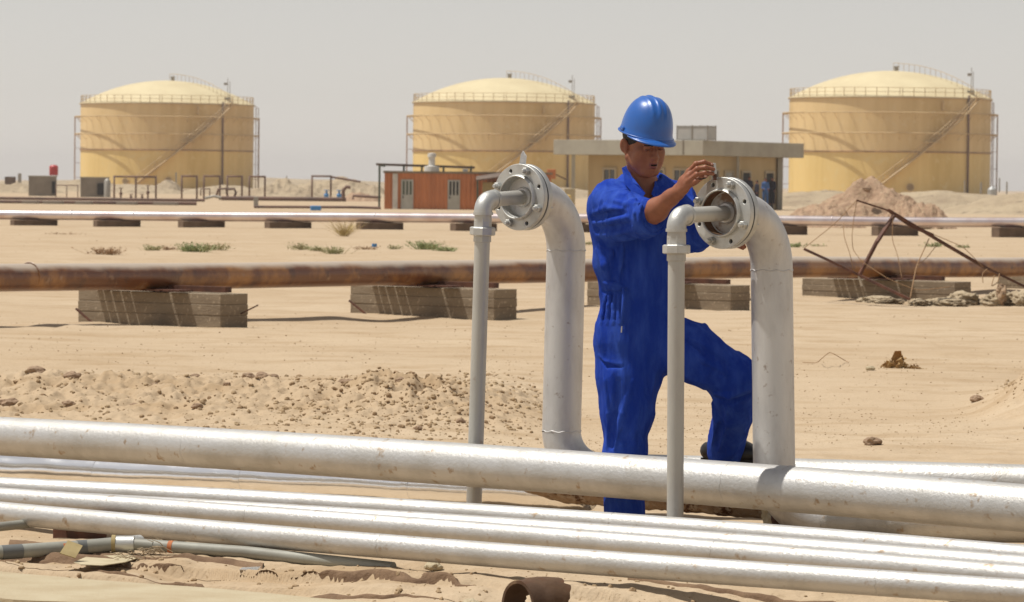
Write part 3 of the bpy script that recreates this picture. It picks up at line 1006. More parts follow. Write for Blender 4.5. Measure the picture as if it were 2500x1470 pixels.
# broken rusty collar at the bottom edge
cc = W(1264, 1482, 13.30); ax_ = unit(V(-.80, -.60, .0))
t = MB()
ri, ro, sg = .079, .090, 60
prof = []
vv_, ff_ = [], []
x = unit(np.cross(V(0, 0, 1), ax_)); y = np.cross(ax_, x)
nl = 12
for j in range(nl + 1):
    for k in range(sg):
        a_ = 2 * math.pi * k / sg
        L = .15 * (1 + .22 * fbm(np.array([a_ * 4.]), np.array([.5]), s=13, o=3)[0]) * (1 - .35 * sst(np.array(math.cos(a_ - 2.6)), .2, 1))
        u = j / nl
        rr_ = ro * (1 + .012 * fbm(np.array([a_ * 3]), np.array([u * 4]), s=14)[0]) + (.006 if u > .42 else 0)
        for rad_ in (rr_, ri):
            vv_.append(cc - ax_ * L * u + (x * math.cos(a_) + y * math.sin(a_)) * rad_)
for j in range(nl):
    for k in range(sg):
        l = (k + 1) % sg
        A, B, C_, D = (j * sg + k) * 2, (j * sg + l) * 2, ((j + 1) * sg + l) * 2, ((j + 1) * sg + k) * 2
        ff_ += [(A, B, C_, D), (A + 1, D + 1, C_ + 1, B + 1)]
for j in (0, nl):
    for k in range(sg):
        l = (k + 1) % sg
        A, B = (j * sg + k) * 2, (j * sg + l) * 2
        ff_.append((A, A + 1, B + 1, B) if j == 0 else (A, B, B + 1, A + 1))
o = t.add(vv_, ff_).build("broken_pipe_collar", m_rust, auto=40); tag(o, "short broken ring of rusty pipe with a ragged edge at the bottom of the picture", "pipe collar")

# wire loops
def wire(pts, r, label, m=m_drybrown, name="loose_wire"):
    P = np.array(pts); n = len(P); tt = np.linspace(0, n - 1, n * 8)
    Q = np.stack([np.interp(tt, range(n), P[:, i]) for i in range(3)], -1)
    for _ in range(6): Q[1:-1] = (Q[:-2] + Q[2:] + 2 * Q[1:-1]) / 4
    return tag(MB().tube(Q, r, 6).build(name, m, smooth=True), label, "wire")


pp = [GP(1960, 888), GP(1995, 890), W(2005, 880, 31), W(2025, 863, 31.2), W(2040, 870, 31.1), GP(2062, 885), GP(2072, 890)]
wire([p_ + V(0, 0, .012) for p_ in pp], .003, "thin bent wire arching off the sand right of the right riser")
wire([GP(577, 1466), W(577, 1455, 13.75), W(586, 1447, 13.75), W(596, 1450, 13.75), W(604, 1466, 13.7)], .0012, "fine wire loop standing on the concrete strip")
# ------------------------------------------------------------------ storage tanks (26 m across, 12.7 m high)
def build_tank(c, label):
    R_, H = 13.0, 12.65
    t = thing("storage_tank", label, "storage tank", c, "yellow domed storage tanks")
    seg = 128
    c = np.asarray(c, float)
    U = V(0, 0, 1)
    MB().lathe(c, U, [(0, R_), (5.65, R_)], seg).build("lower_shell", m_tank, t, auto=30)
    MB().lathe(c, U, [(5.63, R_ + .012), (H, R_ + .012)], seg).build("upper_shell", m_tanktop, t, auto=30)
    MB().lathe(c, U, [(5.60, R_), (5.62, R_ + .16), (5.74, R_ + .16), (5.76, R_)], seg).build("wind_girder", m_tankrust, t, auto=30)
    n = 26
    prof = []
    for i in range(n + 1):
        u = i / n
        prof.append((H + .02 + 3.55 * math.sin(u * math.pi / 2) ** 1.06, (R_ + .12) * math.cos(u * math.pi / 2) if i < n else 0))
    sphere_r = (R_ ** 2 + 3.55 ** 2) / (2 * 3.55)
    prof = [(H + 3.6 - (sphere_r - math.sqrt(max(sphere_r ** 2 - r_ * r_, 0))), r_) for r_ in np.linspace(R_ + .10, 0.0, 24)]
    MB().lathe(c, U, [(H - .12, R_ + .02), (H - .12, R_ + .22), (H + .03, R_ + .22), (H + .03, R_ + .09)] + prof, seg).build("roof", m_dome, t, smooth=True, auto=30)
    MB().lathe(c, U, [(H - .16, R_ + .02), (H - .16, R_ + .19), (H - .125, R_ + .19)], seg).build("roof_edge_angle", m_tankrust, t, auto=30)

    def pt(deg, r, z):
        a_ = DEG(deg)
        return c + V(math.sin(a_) * r, -math.cos(a_) * r, z)
    # guard rail on the roof edge
    m = MB()
    for z in (H + .62, H + 1.15):
        m.tube([pt(d_, R_ - .05, z) for d_ in np.arange(0, 360, 3)], .035, 6, closed=True)
    for d_ in np.arange(1.5, 360, 6.4):
        m.bar(pt(d_, R_ - .05, H - .05), pt(d_, R_ - .05, H + 1.17), .075)
    m.build("guard_rail", m_tanksteel, t)
    # cooling water rings with brackets
    for z, dz in ((10.65, 0), (8.05, 0)):
        m = MB().tube([pt(d_, R_ + .88, z) for d_ in np.arange(0, 360, 2.5)], .075, 8, closed=True)
        for d_ in np.arange(0, 360, 9):
            m.bar(pt(d_, R_ - .05, z - .06), pt(d_, R_ + .95, z - .06), .06)
            m.bar(pt(d_, R_ - .02, z - .85), pt(d_, R_ + .8, z - .08), .05)
        m.build("spray_ring", m_tanksteel, t, smooth=False)
    for d_ in (-88, 88, 200):
        m = MB().tube([pt(d_, R_ + .88, .0), pt(d_, R_ + .88, 10.65)], .085, 8)
        for z in np.arange(1.5, 10, 2.2): m.bar(pt(d_, R_ - .05, z), pt(d_, R_ + .9, z), .06)
        m.build("ring_riser", m_tankrust, t)
    m = MB()
    m.tube([pt(93, R_ + .35, 0), pt(93, R_ + .35, 12.4)], .06, 6).tube([pt(97, R_ + .75, 0), pt(97, R_ + .75, 12.3), pt(97, R_ - .1, 12.7)], .05, 6)
    for z in np.arange(.5, 12.4, .9): m.bar(pt(93, R_ + .35, z), pt(97, R_ + .75, z), .04)
    m.build("access_ladder", m_tankrust, t)
    # spiral stair
    a0, a1 = -15, 49
    N_ = 60
    st = MB(); ra = MB()
    for k in range(N_):
        d_ = a0 + (a1 - a0) * k / N_; z = .6 + (H - .6) * k / N_
        p_, q_ = pt(d_, R_ + .12, z), pt(d_, R_ + .95, z)
        tv = (pt(d_ + 1.0, R_ + .5, z) - pt(d_, R_ + .5, z))
        st.add([p_, q_, q_ + tv, p_ + tv, p_ - V(0, 0, .05), q_ - V(0, 0, .05), q_ + tv - V(0, 0, .05), p_ + tv - V(0, 0, .05)],
               [(0, 1, 2, 3), (7, 6, 5, 4), (0, 4, 5, 1), (1, 5, 6, 2), (2, 6, 7, 3), (3, 7, 4, 0)])
    for rr_ in (R_ + .1, R_ + .97):
        P = [pt(a0 + (a1 - a0) * k / 40, rr_, .5 + (H - .6) * k / 40) for k in range(41)]
        st.tube(P, .13, 6)
    for rr_, zz in ((R_ + .97, 1.0), (R_ + .97, .5)):
        ra.tube([pt(a0 + (a1 - a0) * k / 40, rr_, .6 + zz + (H - .6) * k / 40) for k in range(41)], .045, 6)
    for k in range(0, 41, 2): ra.bar(pt(a0 + (a1 - a0) * k / 40, R_ + .97, .5 + (H - .6) * k / 40), pt(a0 + (a1 - a0) * k / 40, R_ + .97, 1.6 + (H - .6) * k / 40), .06)
    st.build("spiral_stair", m_tanksteel, t); ra.build("stair_handrail", m_tanksteel, t)
    m = MB()
    for d_, z in ((18, 6.9), (49.5, H)):
        m.box(pt(d_, R_ + .6, z), (1.8, 1.1, .12), Rz(DEG(d_)))
    m.build("stair_landing", m_tanksteel, t)
    # pipe down the shell, mast, roof fittings
    MB().tube([pt(43.5, R_ + .22, 0), pt(43.5, R_ + .22, H + .3)], .13, 8).build("down_pipe", m_brownsteel, t, smooth=True)
    m = MB()
    m.tube([pt(52, R_ - .8, H), pt(52, R_ - .8, H + 3.9)], .05, 6).tube([pt(55, R_ - .9, H), pt(55, R_ - .9, H + 3.4)], .05, 6)
    m.box(pt(50, R_ - .8, H + 3.0), (.55, .3, .35)).box(pt(53, R_ - 1, H + .6), (.9, .6, .8))
    m.build("lamp_mast", m_greymetal, t)
    m = MB()
    for x_, y_, r_, h_ in ((.75, .2, .3, .55),):
        z_ = H + 3.55
        m.tube([c + V(x_, y_, z_ - .2), c + V(x_, y_, z_ + h_)], r_, 10).tube([c + V(x_, y_, z_ + h_), c + V(x_, y_, z_ + h_ + .12)], r_ * 1.35, 10)
    m.build("roof_vent", m_greymetal, t, auto=40)
    # handrail following the dome to the centre
    m = MB()
    P = []
    for r_ in np.linspace(R_ - .5, .4, 16):
        z_ = H + 3.6 - (sphere_r - math.sqrt(sphere_r ** 2 - r_ * r_))
        P.append(pt(52, r_, z_ + 1.0)); m.bar(pt(52, r_, z_ - .05), pt(52, r_, z_ + 1.0), .05)
    m.tube(P, .035, 6)
    m.build("dome_rail", m_tanksteel, t)
    # manhole and fittings near the base
    m = MB()
    for d_, z in ((6, 1.2), (-22, 1.0)):
        m.tube([pt(d_, R_ - .1, z), pt(d_, R_ + .5, z)], .4, 14).tube([pt(d_, R_ + .42, z), pt(d_, R_ + .5, z)], .52, 14)
    m.tube([pt(25, R_ + .05, 11.0), pt(25, R_ + .25, 11.0), pt(25, R_ + .25, 12.2)], .12, 8)
    m.build("shell_nozzle", m_tanksteel, t, auto=40)
    return t


def ground_at(px, Y, z):
    p = W(px, 700, Y)
    return (p[0], Y, z)


T1 = build_tank(ground_at(405, 600, .2), "yellow domed storage tank at the left, behind the goalpost-shaped pipe frames")
T2 = dup(T1, ground_at(1226, 570, .35), "duller yellow domed tank in the middle, behind the orange cabin")
T3 = dup(T1, ground_at(2167, 515, .35), "yellow domed tank on the right, behind the heap of reddish sand, looking largest")
T1['label'] = "yellow domed storage tank at the left, behind the goalpost-shaped pipe frames"

# ------------------------------------------------------------------ office building
bY, zb = 236.0, .22
cor = W(1715, 500, bY); cor[2] = zb
nl_ = unit(V(-.50, -.866, 0)); ul = V(-.866, .50, 0)        # left face: normal, direction away from the corner
nr_ = unit(V(.866, -.50, 0)); ur = V(.50, .866, 0)
t = thing("office_building", "low ochre building with a heavy grey flat roof behind the worker", "building", cor)
Rb_ = np.stack([-ul, V(.5, .866, 0), V(0, 0, 1)], 1)
LL, LR = 10.2, 13.7
zt0, zt1 = zb + 3.02, zb + 3.92
# corner of the roof slab, walls set back under it
def slabpoly(off, a, b): return [cor - nl_ * off - nr_ * off + ul * 0, cor + ul * a - nl_ * off, cor + ul * a + ur * b, cor + ur * b - nr_ * off]
def prism(pol, z0, z1):
    k = len(pol); v = [V(p[0], p[1], z0) for p in pol] + [V(p[0], p[1], z1) for p in pol]
    return v, [tuple(range(k))[::-1], tuple(range(k, 2 * k))] + [(i, (i + 1) % k, k + (i + 1) % k, k + i) for i in range(k)]
MB().add(*prism([cor, cor + ur * LR, cor + ur * LR + ul * LL, cor + ul * LL], zt0, zt1)).build("roof", m_roofslab, t, bevel=.02)
jp = cor + ul * 1.35 + nl_ * .01
MB().box(jp + V(0, 0, (zt0 + zt1) / 2 - zb), (.07, .05, zt1 - zt0), Rz(math.atan2(ul[1], ul[0]))).build("roof_joint", m_block, t)
ov = 1.25
wc = cor - nl_ * ov - nr_ * ov * .45
w0 = [wc, wc + ur * (LR - 3.3), wc + ur * (LR - 3.3) + ul * (LL - 2.3), wc + ul * (LL - 2.3)]
MB().add(*prism(w0, zb - .5, zt0 - .002)).build("wall", m_wall, t)


def on_left(s, z, d=.01): return wc + ul * s + nl_ * d + V(0, 0, z)
def on_right(s, z, d=.01): return wc + ur * s + nr_ * d + V(0, 0, z)


angL, angR = math.atan2(ul[1], ul[0]), math.atan2(ur[1], ur[0])


def opening(kind, fn, s, w, z0, h, ang, inner, parent=t):
    m = MB()
    z = z0 + h / 2
    for dx, ww, dz, hh in ((-w / 2, .12, 0, h + .12), (w / 2, .12, 0, h + .12)):
        m.box(fn(s + dx, z, .04), (ww, .12, hh), Rz(ang))
    m.box(fn(s, z0 + h, .045), (w + .13, .13, .12), Rz(ang))
    if kind == 'window': m.box(fn(s, z0, .06), (w + .2, .18, .10), Rz(ang)).box(fn(s, z, .035), (.05, .06, h), Rz(ang))
    o = m.build(kind, m_frame, parent)
    MB().box(fn(s, z, .012), (w, .03, h), Rz(ang)).build("pane" if kind == 'window' else "door_leaf", inner, o)
    return o


for s in (1.6, 3.1, 4.9, 6.4):
    opening('window', on_left, s, .85, .95, 1.25, angL, m_glass)
opening('window', on_right, 1.3, 1.0, .95, 1.25, angR, m_glass)
for s, mm in ((3.2, m_doorgrey), (5.5, m_dark), (8.7, m_dark)):
    opening('door', on_right, s, 1.15, -.25, 2.35, angR, mm)
m = MB()
for p_ in (cor + ul * (LL - 1.2) - nl_ * .35, cor + ur * (LR - 2.6) - nr_ * .35, cor + ur * 5.1 - nr_ * .25):
    m.bar(V(p_[0], p_[1], zb - .5), V(p_[0], p_[1], zt0 - .003), .22 if m.n == 0 else (.30 if m.n == 8 else .14))
m.build("porch_column", m_roofslab, t)
# rain pipe stains stay in the render material; drain pipe
m = MB().tube([on_right(4.3, -.4, .12), on_right(4.3, 3.0, .12)], .06, 8).build("drain_pipe", m_frame, t)

for k, (px, w) in enumerate(((1668, .92), (1698, .92))):
    c = cor + ul * (1.35 - 1.05 * k) - nl_ * (.7) - nr_ * .0
    c = V(c[0], c[1], zt1)
    lab = ["left one of two grey sheet-steel water tanks on the office roof", "right one of two grey sheet-steel water tanks on the office roof"][k]
    tt = thing("water_tank", lab, "water tank", c, "grey tanks on the roof")
    MB().box(c + V(0, 0, .42), (1.0, 1.1, .80), Rz(angL)).build("tank_body", m_water, tt, bevel=.03)
    mm = MB()
    for a_ in (-.5, .5):
        for b_ in (-.55, .55):
            q = c + V(*(Rz(angL) @ V(a_, b_, 0)))
            mm.bar(q, q + V(0, 0, .9), .05)
    for z_ in (.05, .84): mm.box(c + V(0, 0, z_), (1.06, 1.16, .04), Rz(angL))
    mm.build("frame", m_greymetal, tt)

# ------------------------------------------------------------------ orange container cabin
cY, cz = 215.0, -.02
mpp = cY / FPX
a = W(938, 520, cY); zc0 = a[2] + .0
L_ = (1345 - 938) * mpp; Hc = 98 * mpp
t = thing("container_cabin", "orange corrugated container cabin with two pale grey doors and a white stripe", "cabin", (a[0] + L_ / 2, cY, zc0))
x0_, x1_ = a[0], a[0] + L_
m = MB()
nx = 150
vs, fs = [], []
zc1 = zc0 + Hc
for i in range(nx + 1):
    x_ = x0_ + L_ * i / nx; y_ = cY + (.035 if (i // 2) % 2 else 0)
    vs += [(x_, y_, zc0), (x_, y_, zc1)]
for i in range(nx): fs.append((2 * i, 2 * i + 2, 2 * i + 3, 2 * i + 1))
m.add(vs, fs)
m.box(((x0_ + x1_) / 2, cY + 1.28, (zc0 + zc1) / 2), (L_, 2.42, Hc - .01))
m.build("corrugated_body", m_orange, t)
MB().box(((x0_ + x1_) / 2, cY + 1.2, zc1 + .05), (L_ + .15, 2.6, .12)).build("roof_rim", m_conc, t)
MB().box((x0_ + L_ * .064, cY - .03, (zc0 + zc1) / 2), (12.5 * mpp, .04, Hc * .97)).build("white_stripe", m_white, t)
MB().box(((x0_ + x1_) / 2, cY - .02, zc0 + .04), (L_, .08, .10)).build("base_rail", m_brownsteel, t)
for px, lab, hole in ((994, "left door, greenish grille", m_greenpost), (1108, "right door, dark grille", m_dark)):
    x_ = W(px, 480, cY)[0]
    d_ = MB().box((x_, cY - .045, zc0 + Hc * .43), (30 * mpp, .05, Hc * .82)).build("door", m_doorgrey, t)
    d_['label'] = lab
    mm = MB()
    for k in range(3): mm.box((x_ + (k - 1) * 8.5 * mpp, cY - .074, zc0 + Hc * .63), (4.6 * mpp, .012, Hc * .34))
    mm.build("grille", hole, d_)
    MB().box((x_ - 10 * mpp, cY - .09, zc0 + Hc * .40), (.05, .06, .12)).build("handle", m_dark, d_)
# canopy roof behind the cabin
t = thing("shade_canopy", "dark flat shade canopy on green posts behind the orange cabin", "canopy", W(1035, 500, 219) * V(1, 1, 0))
k = 219 / FPX
p0, p1 = W(918, 401, 219), W(1158, 409, 219)
MB().bar(p0 + V(0, 1.5, 0), p1 + V(0, 1.5, 0), 3.0, .12).build("canopy_roof", m_roofing, t)
for px in (932, 986, 1030, 1083, 1150):
    a_ = W(px, 405, 217.9)
    MB().bar(V(a_[0], 217.9 if px > 940 else 214.4, -.1), V(a_[0], 217.9 if px > 940 else 214.4, a_[2]), .11).build("post", m_greenpost, t)
MB().bar(V(W(932, 405, 214.4)[0], 214.4, W(932, 403, 214.4)[2] - .03), V(W(932, 405, 214.4)[0], 219, W(932, 403, 214.4)[2] - .03), .1).build("beam", m_greenpost, t)
# white cowl on the cabin roof
c = W(1054, 418, 216.2)
o = MB().lathe(V(c[0], c[1], zc1 + .1), V(0, 0, 1), [(0, .42), (.28, .40), (.32, .18), (.75, .17), (.80, .24), (.98, .22), (1.02, .0)], 16).build("roof_cowl", m_white, auto=40)
tag(o, "pale vent cowl standing on top of the orange cabin", "vent cowl")
c = W(1136, 415, 216.0)
o = MB().box(V(c[0], c[1], zc1 + .18), (.28, .3, .16)).build("rooftop_box", m_water, bevel=.02); tag(o, "tiny pale blue box on the right part of the cabin roof", "box")
# tan lean-to awning in front of the cabin's right part
t = thing("lean_to", "brown lean-to awning against the right part of the orange cabin", "awning", W(1215, 500, 213) * V(1, 1, 0))
A_, B_ = W(1162, 440, 213.2), W(1262, 425, 213.2)
vv_ = [A_ + V(0, 0, -.05), B_ + V(.1, 0, -.05), B_ + V(.1, 1.6, .15), A_ + V(0, 1.6, .15)]
MB().add(vv_ + [q + V(0, 0, .07) for q in vv_], [(3, 2, 1, 0), (4, 5, 6, 7), (0, 1, 5, 4), (1, 2, 6, 5), (2, 3, 7, 6), (3, 0, 4, 7)]).build("awning", m_roofing, t)
for px in (1166, 1258):
    q = W(px, 440, 213.3); MB().bar(V(q[0], 213.3, -.1), V(q[0], 213.3, q[2] - .03), .1).build("post", m_greenpost, t)
MB().box(V(W(1212, 480, 214.2)[0], 214.2, .75), (1.5, .9, 1.5)).build("back_panel", m_card, t)
# odds and ends between the cabin and the office
t = thing("pipe_stub", "orange pipe stub with a thin brown rod right of the orange cabin", "pipe", W(1345, 500, 225) * V(1, 1, 0))
q = W(1346, 425, 225)
MB().box(q, (.5, .5, .55)).build("stub_body", m_orange, t, bevel=.03)
MB().bar(q + V(.2, 0, 0), W(1382, 438, 225), .07).build("rod", m_brownsteel, t)
q = W(1391, 470, 228)
o = MB().box(V(q[0], q[1], .6), (.62, .6, 1.2)).build("pale_crate", m_cardlight, bevel=.02); tag(o, "pale upright crate beside the left porch column of the office", "crate")
q = W(1383, 472, 226)
o = MB().lathe(V(q[0], q[1], -.05), V(0, 0, 1), [(0, .28), (.85, .28), (.88, .2), (.9, 0)], 14).build("yellow_drum", m_tank, auto=40); tag(o, "small yellow drum half hidden behind the left elbow", "drum")

# ------------------------------------------------------------------ far left: huts, barrel, pipe frames
def hut(px0, px1, py0, Y, label, hole=None):
    a_, b_ = W(px0, py0, Y), W(px1, py0, Y)
    h_ = a_[2] + .3
    t_ = thing("block_hut", label, "hut", ((a_[0] + b_[0]) / 2, Y, -.3), "grey block huts at the left")
    MB().box(((a_[0] + b_[0]) / 2, Y + 1.2, h_ / 2 - .3), (b_[0] - a_[0], 2.4, h_), Rz(.12)).build("wall", m_block, t_)
    MB().box(((a_[0] + b_[0]) / 2, Y + 1.2, h_ - .3 + .04), (b_[0] - a_[0] + .12, 2.5, .08), Rz(.12)).build("roof", m_roofslab, t_)
    if hole:
        q_ = W(hole[0], hole[1], Y)
        MB().box((q_[0], Y - .17 + (q_[0] - (a_[0] + b_[0]) / 2) * .12, q_[2]), (hole[2] * Y / FPX, .1, hole[3] * Y / FPX)).build("opening", m_dark, t_)
    return t_


hut(66, 134, 431, 330, "grey block hut at far left with the red barrel on its roof", (131, 458, 8, 30))
hut(193, 262, 434, 320, "second grey block hut with a dark doorway, left of the double pipe frame", (246, 462, 16, 28))
q = W(127, 431, 331)
o = MB().lathe(V(q[0], q[1] + 1.2, q[2] + .1), V(0, 0, 1), [(0, .34), (.05, .37), (.72, .37), (.85, .25), (.88, 0)], 20).build("red_barrel", m_redtank, auto=40)
tag(o, "bright red barrel on the roof of the far left hut", "barrel")
o = MB().lathe(W(262, 460, 317) + V(0, 0, -.7), V(0, 0, 1), [(0, .26), (1.25, .26), (1.45, .14), (1.5, 0)], 14).build("dark_drum", m_greymetal, auto=40)
tag(o, "dark upright drum against the second hut's right corner", "drum")


def frame(x0_, x1_, Y, label, mid=None, top=431, r=.07, bot=-.1):
    t_ = thing("pipe_goalpost", label, "pipe frame", (W((x0_ + x1_) / 2, 450, Y)[0], Y, 0), "brown goalpost pipe frames")
    a_, b_ = W(x0_, top, Y), W(x1_, top + (x1_ - x0_) * .011, Y)
    MB().tube([a_, b_], r, 8).build("crossbar", m_brownsteel, t_, smooth=True)
    xs_ = [a_, b_] + ([W(mid, top + 1, Y)] if mid else [])
    for q_ in xs_: MB().tube([V(q_[0], Y, bot), V(q_[0], Y, q_[2] + r)], r, 8).build("post", m_brownsteel, t_, smooth=True)
    return t_


frame(279, 381, 292, "double brown pipe frame, widest of the row, with a middle post", 332)
frame(444, 481, 296, "brown pipe frame second from the left in the row, right of the small sand hill", top=430)
frame(498, 537, 297, "brown pipe frame, third from the left in the row, with small valves at its foot", top=430)
frame(555, 591, 298, "brown pipe frame before the tank's dark downpipe", top=430.5)
frame(609, 647, 299, "brown pipe frame at the tank's right edge, half against the sky", top=431)
t = frame(762, 808, 300, "brown pipe frame standing alone before the dunes right of the left tank", top=430)
MB().tube([W(808, 432, 300), W(880, 444, 300)], .08, 8).build("sloping_pipe", m_brownsteel, t)
frame(137, 190, 305, "low thin pale railing frame between the two huts", 163, top=452, r=.035)
# little manifold of looped pipes and valves
t = thing("valve_manifold", "knot of dark looped pipes and valves on the ground before the left tank", "valves", W(560, 480, 290) * V(1, 1, 0))
for i, pl in enumerate((((490, 478), (490, 461), (512, 461), (512, 478)), ((528, 480), (533, 462), (552, 460), (556, 482)), ((552, 462), (572, 461), (576, 470), (572, 482)))):
    MB().tube([W(a_, b_, 289 + i) for a_, b_ in pl], .09 if i else .05, 8).build("pipe_loop", m_brownsteel, t, smooth=True)
MB().tube([W(500, 484, 288), W(522, 479, 288), W(540, 483, 288), W(620, 482, 288)], .10, 8).build("low_pipe", m_greymetal, t, smooth=True)
for px in (347, 361, 295, 320):
    t = thing("valve", {347: "small dark valve on the ground inside the double frame, left of its right post", 361: "upright valve with a handwheel inside the double frame", 295: "thin upright valve near the double frame's left post", 320: "low valve beside the double frame's middle post"}[px], "valve", W(px, 484, 287) * V(1, 1, 0), "valves by the pipe frames")
    h_ = {347: .35, 361: 1.0, 295: .8, 320: .35}[px]
    q = W(px, 480, 287); q[2] = 0
    MB().lathe(q, V(0, 0, 1), [(0, .07), (h_ * .4, .07), (h_ * .45, .13), (h_ * .6, .13), (h_ * .65, .05), (h_, .05)], 10).build("valve_body", m_brownsteel, t, auto=40)
    MB().lathe(q + V(0, 0, h_), V(0, 0, 1), [(0, .16), (.05, .16)], 14).build("handwheel", m_brownsteel, t)
for px, Y in ((797, 292), (828, 290)):
    q = W(px, 480, Y); q[2] = .3
    tt = thing("blue_valve", {797: "pale blue valve at the foot of the lone pipe frame", 828: "pale blue valve just right of the lone pipe frame"}[px], "valve", q * V(1, 1, 0), "blue valves")
    MB().lathe(q, V(0, 0, 1), [(0, .16), (.2, .2), (.3, .08), (.5, .06)], 12).build("valve_body", m_bluebox, tt, auto=40)
    MB().lathe(q + V(0, 0, .5), V(0, 0, 1), [(0, .2), (.05, .2)], 14).build("handwheel", m_bluebox, tt)

FP = "far brown pipelines"
def farpipe(pts, r, label, m=m_brownsteel, name="brown_pipeline"):
    P = [W(*q_) for q_ in pts]
    o_ = MB().tube(P, r, 12).build(name, m, smooth=True, auto=50)
    return tag(o_, label, "pipeline", FP)


farpipe([(-80, 483, 262), (500, 489, 262)], .095, "thin dark pipeline passing just under the two huts")
farpipe([(-80, 492, 228), (480, 497, 228)], .105, "brown pipeline on low supports, in front of the thin dark one")
farpipe([(540, 484, 282), (845, 487, 282)], .15, "thick brown pipeline from the manifold to the blue valves")
farpipe([(620, 505, 205), (860, 506, 205), (930, 508, 205)], .07, "thin dark pipeline on the sand leading to the blue box")
farpipe([(838, 487, 281), (838, 465, 281), (846, 456, 281), (856, 458, 281)], .13, "short upturned dark pipe end right of the blue valves")
farpipe([(862, 487, 270), (862, 478, 270), (930, 482, 270)], .09, "brown pipe running into the orange cabin's post")
q = W(625, 492, 214)
o = MB().box(q + V(0, 0, -.02), (.24, .24, .55)).build("grey_block", m_greymetal, bevel=.02); tag(o, "small grey upright block at the start of the thin pipeline", "block")
q = W(771, 509, 198)
o = MB().box(q, (.53, .4, .27), Rz(.1)).build("blue_box", m_bluebox, bevel=.03); tag(o, "bright blue box lying on the sand behind the pinkish pipeline", "box")
for i, (px, w_, lab) in enumerate(((75, 40, "low dark support below the brown pipeline, nearest the left frame edge"), (130, 50, "low dark support below the brown pipeline, under the red barrel's hut"),
                              (205, 40, "low dark support below the brown pipeline, under the doorway hut"), (310, 50, "low support below the brown pipeline, under the double frame"), (405, 60, "long low support at the brown pipeline's right end"))):
    q = W(px, 502, 226)
    o = MB().box(V(q[0], 226, .0), (w_ * 226 / FPX, .4, .34), Rz(-.2)).build("pipe_support", m_block, bevel=.02); tag(o, lab, "pipe support", "supports of the far brown pipeline")
# tiny things on the horizon
hz = [(25, 440, 26, 3), (48, 434, 8, 7), (700, 440, 2, 8), (2355, 452, 2, 10), (2440, 448, 3, 12), (2395, 455, 4, 6), (2458, 455, 3, 8), (430, 432, 3, 8)]
labs = ["flat dark shed roof on the horizon at the far left edge", "tiny dark post beside the flat roof on the left horizon", "thin stick on the dune right of the left tank", "thin post on the horizon right of the right tank's ladder",
        "tallest of the small posts on the right horizon", "stubby post on the right horizon, just right of the tank", "small dark post nearest the right frame edge", "short post on the hill before the left tank"]
for (px, py, w_, h_), lb in zip(hz, labs):
    q = W(px, py + 4, 440)
    o = MB().box(q, (w_ * 440 / FPX, .3, h_ * 440 / FPX + 1.0)).build("distant_post" if w_ < 20 else "distant_roof", m_greymetal if w_ < 20 else m_roofing); tag(o, lb, "post" if w_ < 20 else "shed", "small things on the horizon")
q = W(2422, 446, 480)
o = MB().lathe(V(q[0], q[1], -.2), V(0, 0, 1), [(0, .55), (1.6, .55), (1.9, .2), (2.1, 0)], 14).build("blue_grey_tank", m_water, auto=40); tag(o, "small blue-grey tank at the foot of the right tank's ladder", "small tank")

# ------------------------------------------------------------------ pinkish silver pipeline with sleepers
a, b = W(0, 524, 121), W(2500, 543, 118)
d = unit(b - a)
t = thing("pinkish_pipeline", "long silver-pink pipeline crossing the whole picture behind the rusty one", "pipeline", (a + b) / 2 * V(1, 1, 0))
pipe_between(a, b, .145, m_pink, "pipe_body", t, wob=.02, ext=(.2, .2), n=120)
for px in (180, 335, 930, 1500, 2040):
    q = a + (b - a) * px / 2500; weld(q, d, .146, m_pink, t, .012)
locs = [("leftmost sleeper of the pinkish pipeline, below the red barrel", 85), ("second sleeper of the pinkish pipeline from the left", 292), ("third sleeper of the pinkish pipeline from the left, above the green shrub", 502),
        ("sleeper of the pinkish pipeline just left of the yellow grass tuft", 716), ("sleeper of the pinkish pipeline just right of the yellow grass tuft", 942), ("sleeper of the pinkish pipeline behind the left riser's union nut", 1172),
        ("sleeper of the pinkish pipeline peeking between left riser and worker", 1412), ("sleeper of the pinkish pipeline right of the right riser's elbow", 1925), ("sleeper of the pinkish pipeline behind the bent steel frame", 2192),
        ("sleeper of the pinkish pipeline cut by the right frame edge", 2478)]
for lab, px in locs:
    q = a + (b - a) * px / 2500
    t = thing("concrete_sleeper", lab, "sleeper", (q[0], q[1], 0), "sleepers of the pinkish pipeline")
    yaw = DEG(rng.uniform(22, 29))
    hh = q[2] - .145 - .01
    MB().box((q[0], q[1], hh / 2 - .1), (1.38, .42, hh + .2), Rz(yaw)).build("block", m_sleeper, t, bevel=.015)
    MB().box((q[0] + .05, q[1], hh + .015), (.7, .2, .03), Rz(yaw)).build("steel_plate", m_rustdark, t)

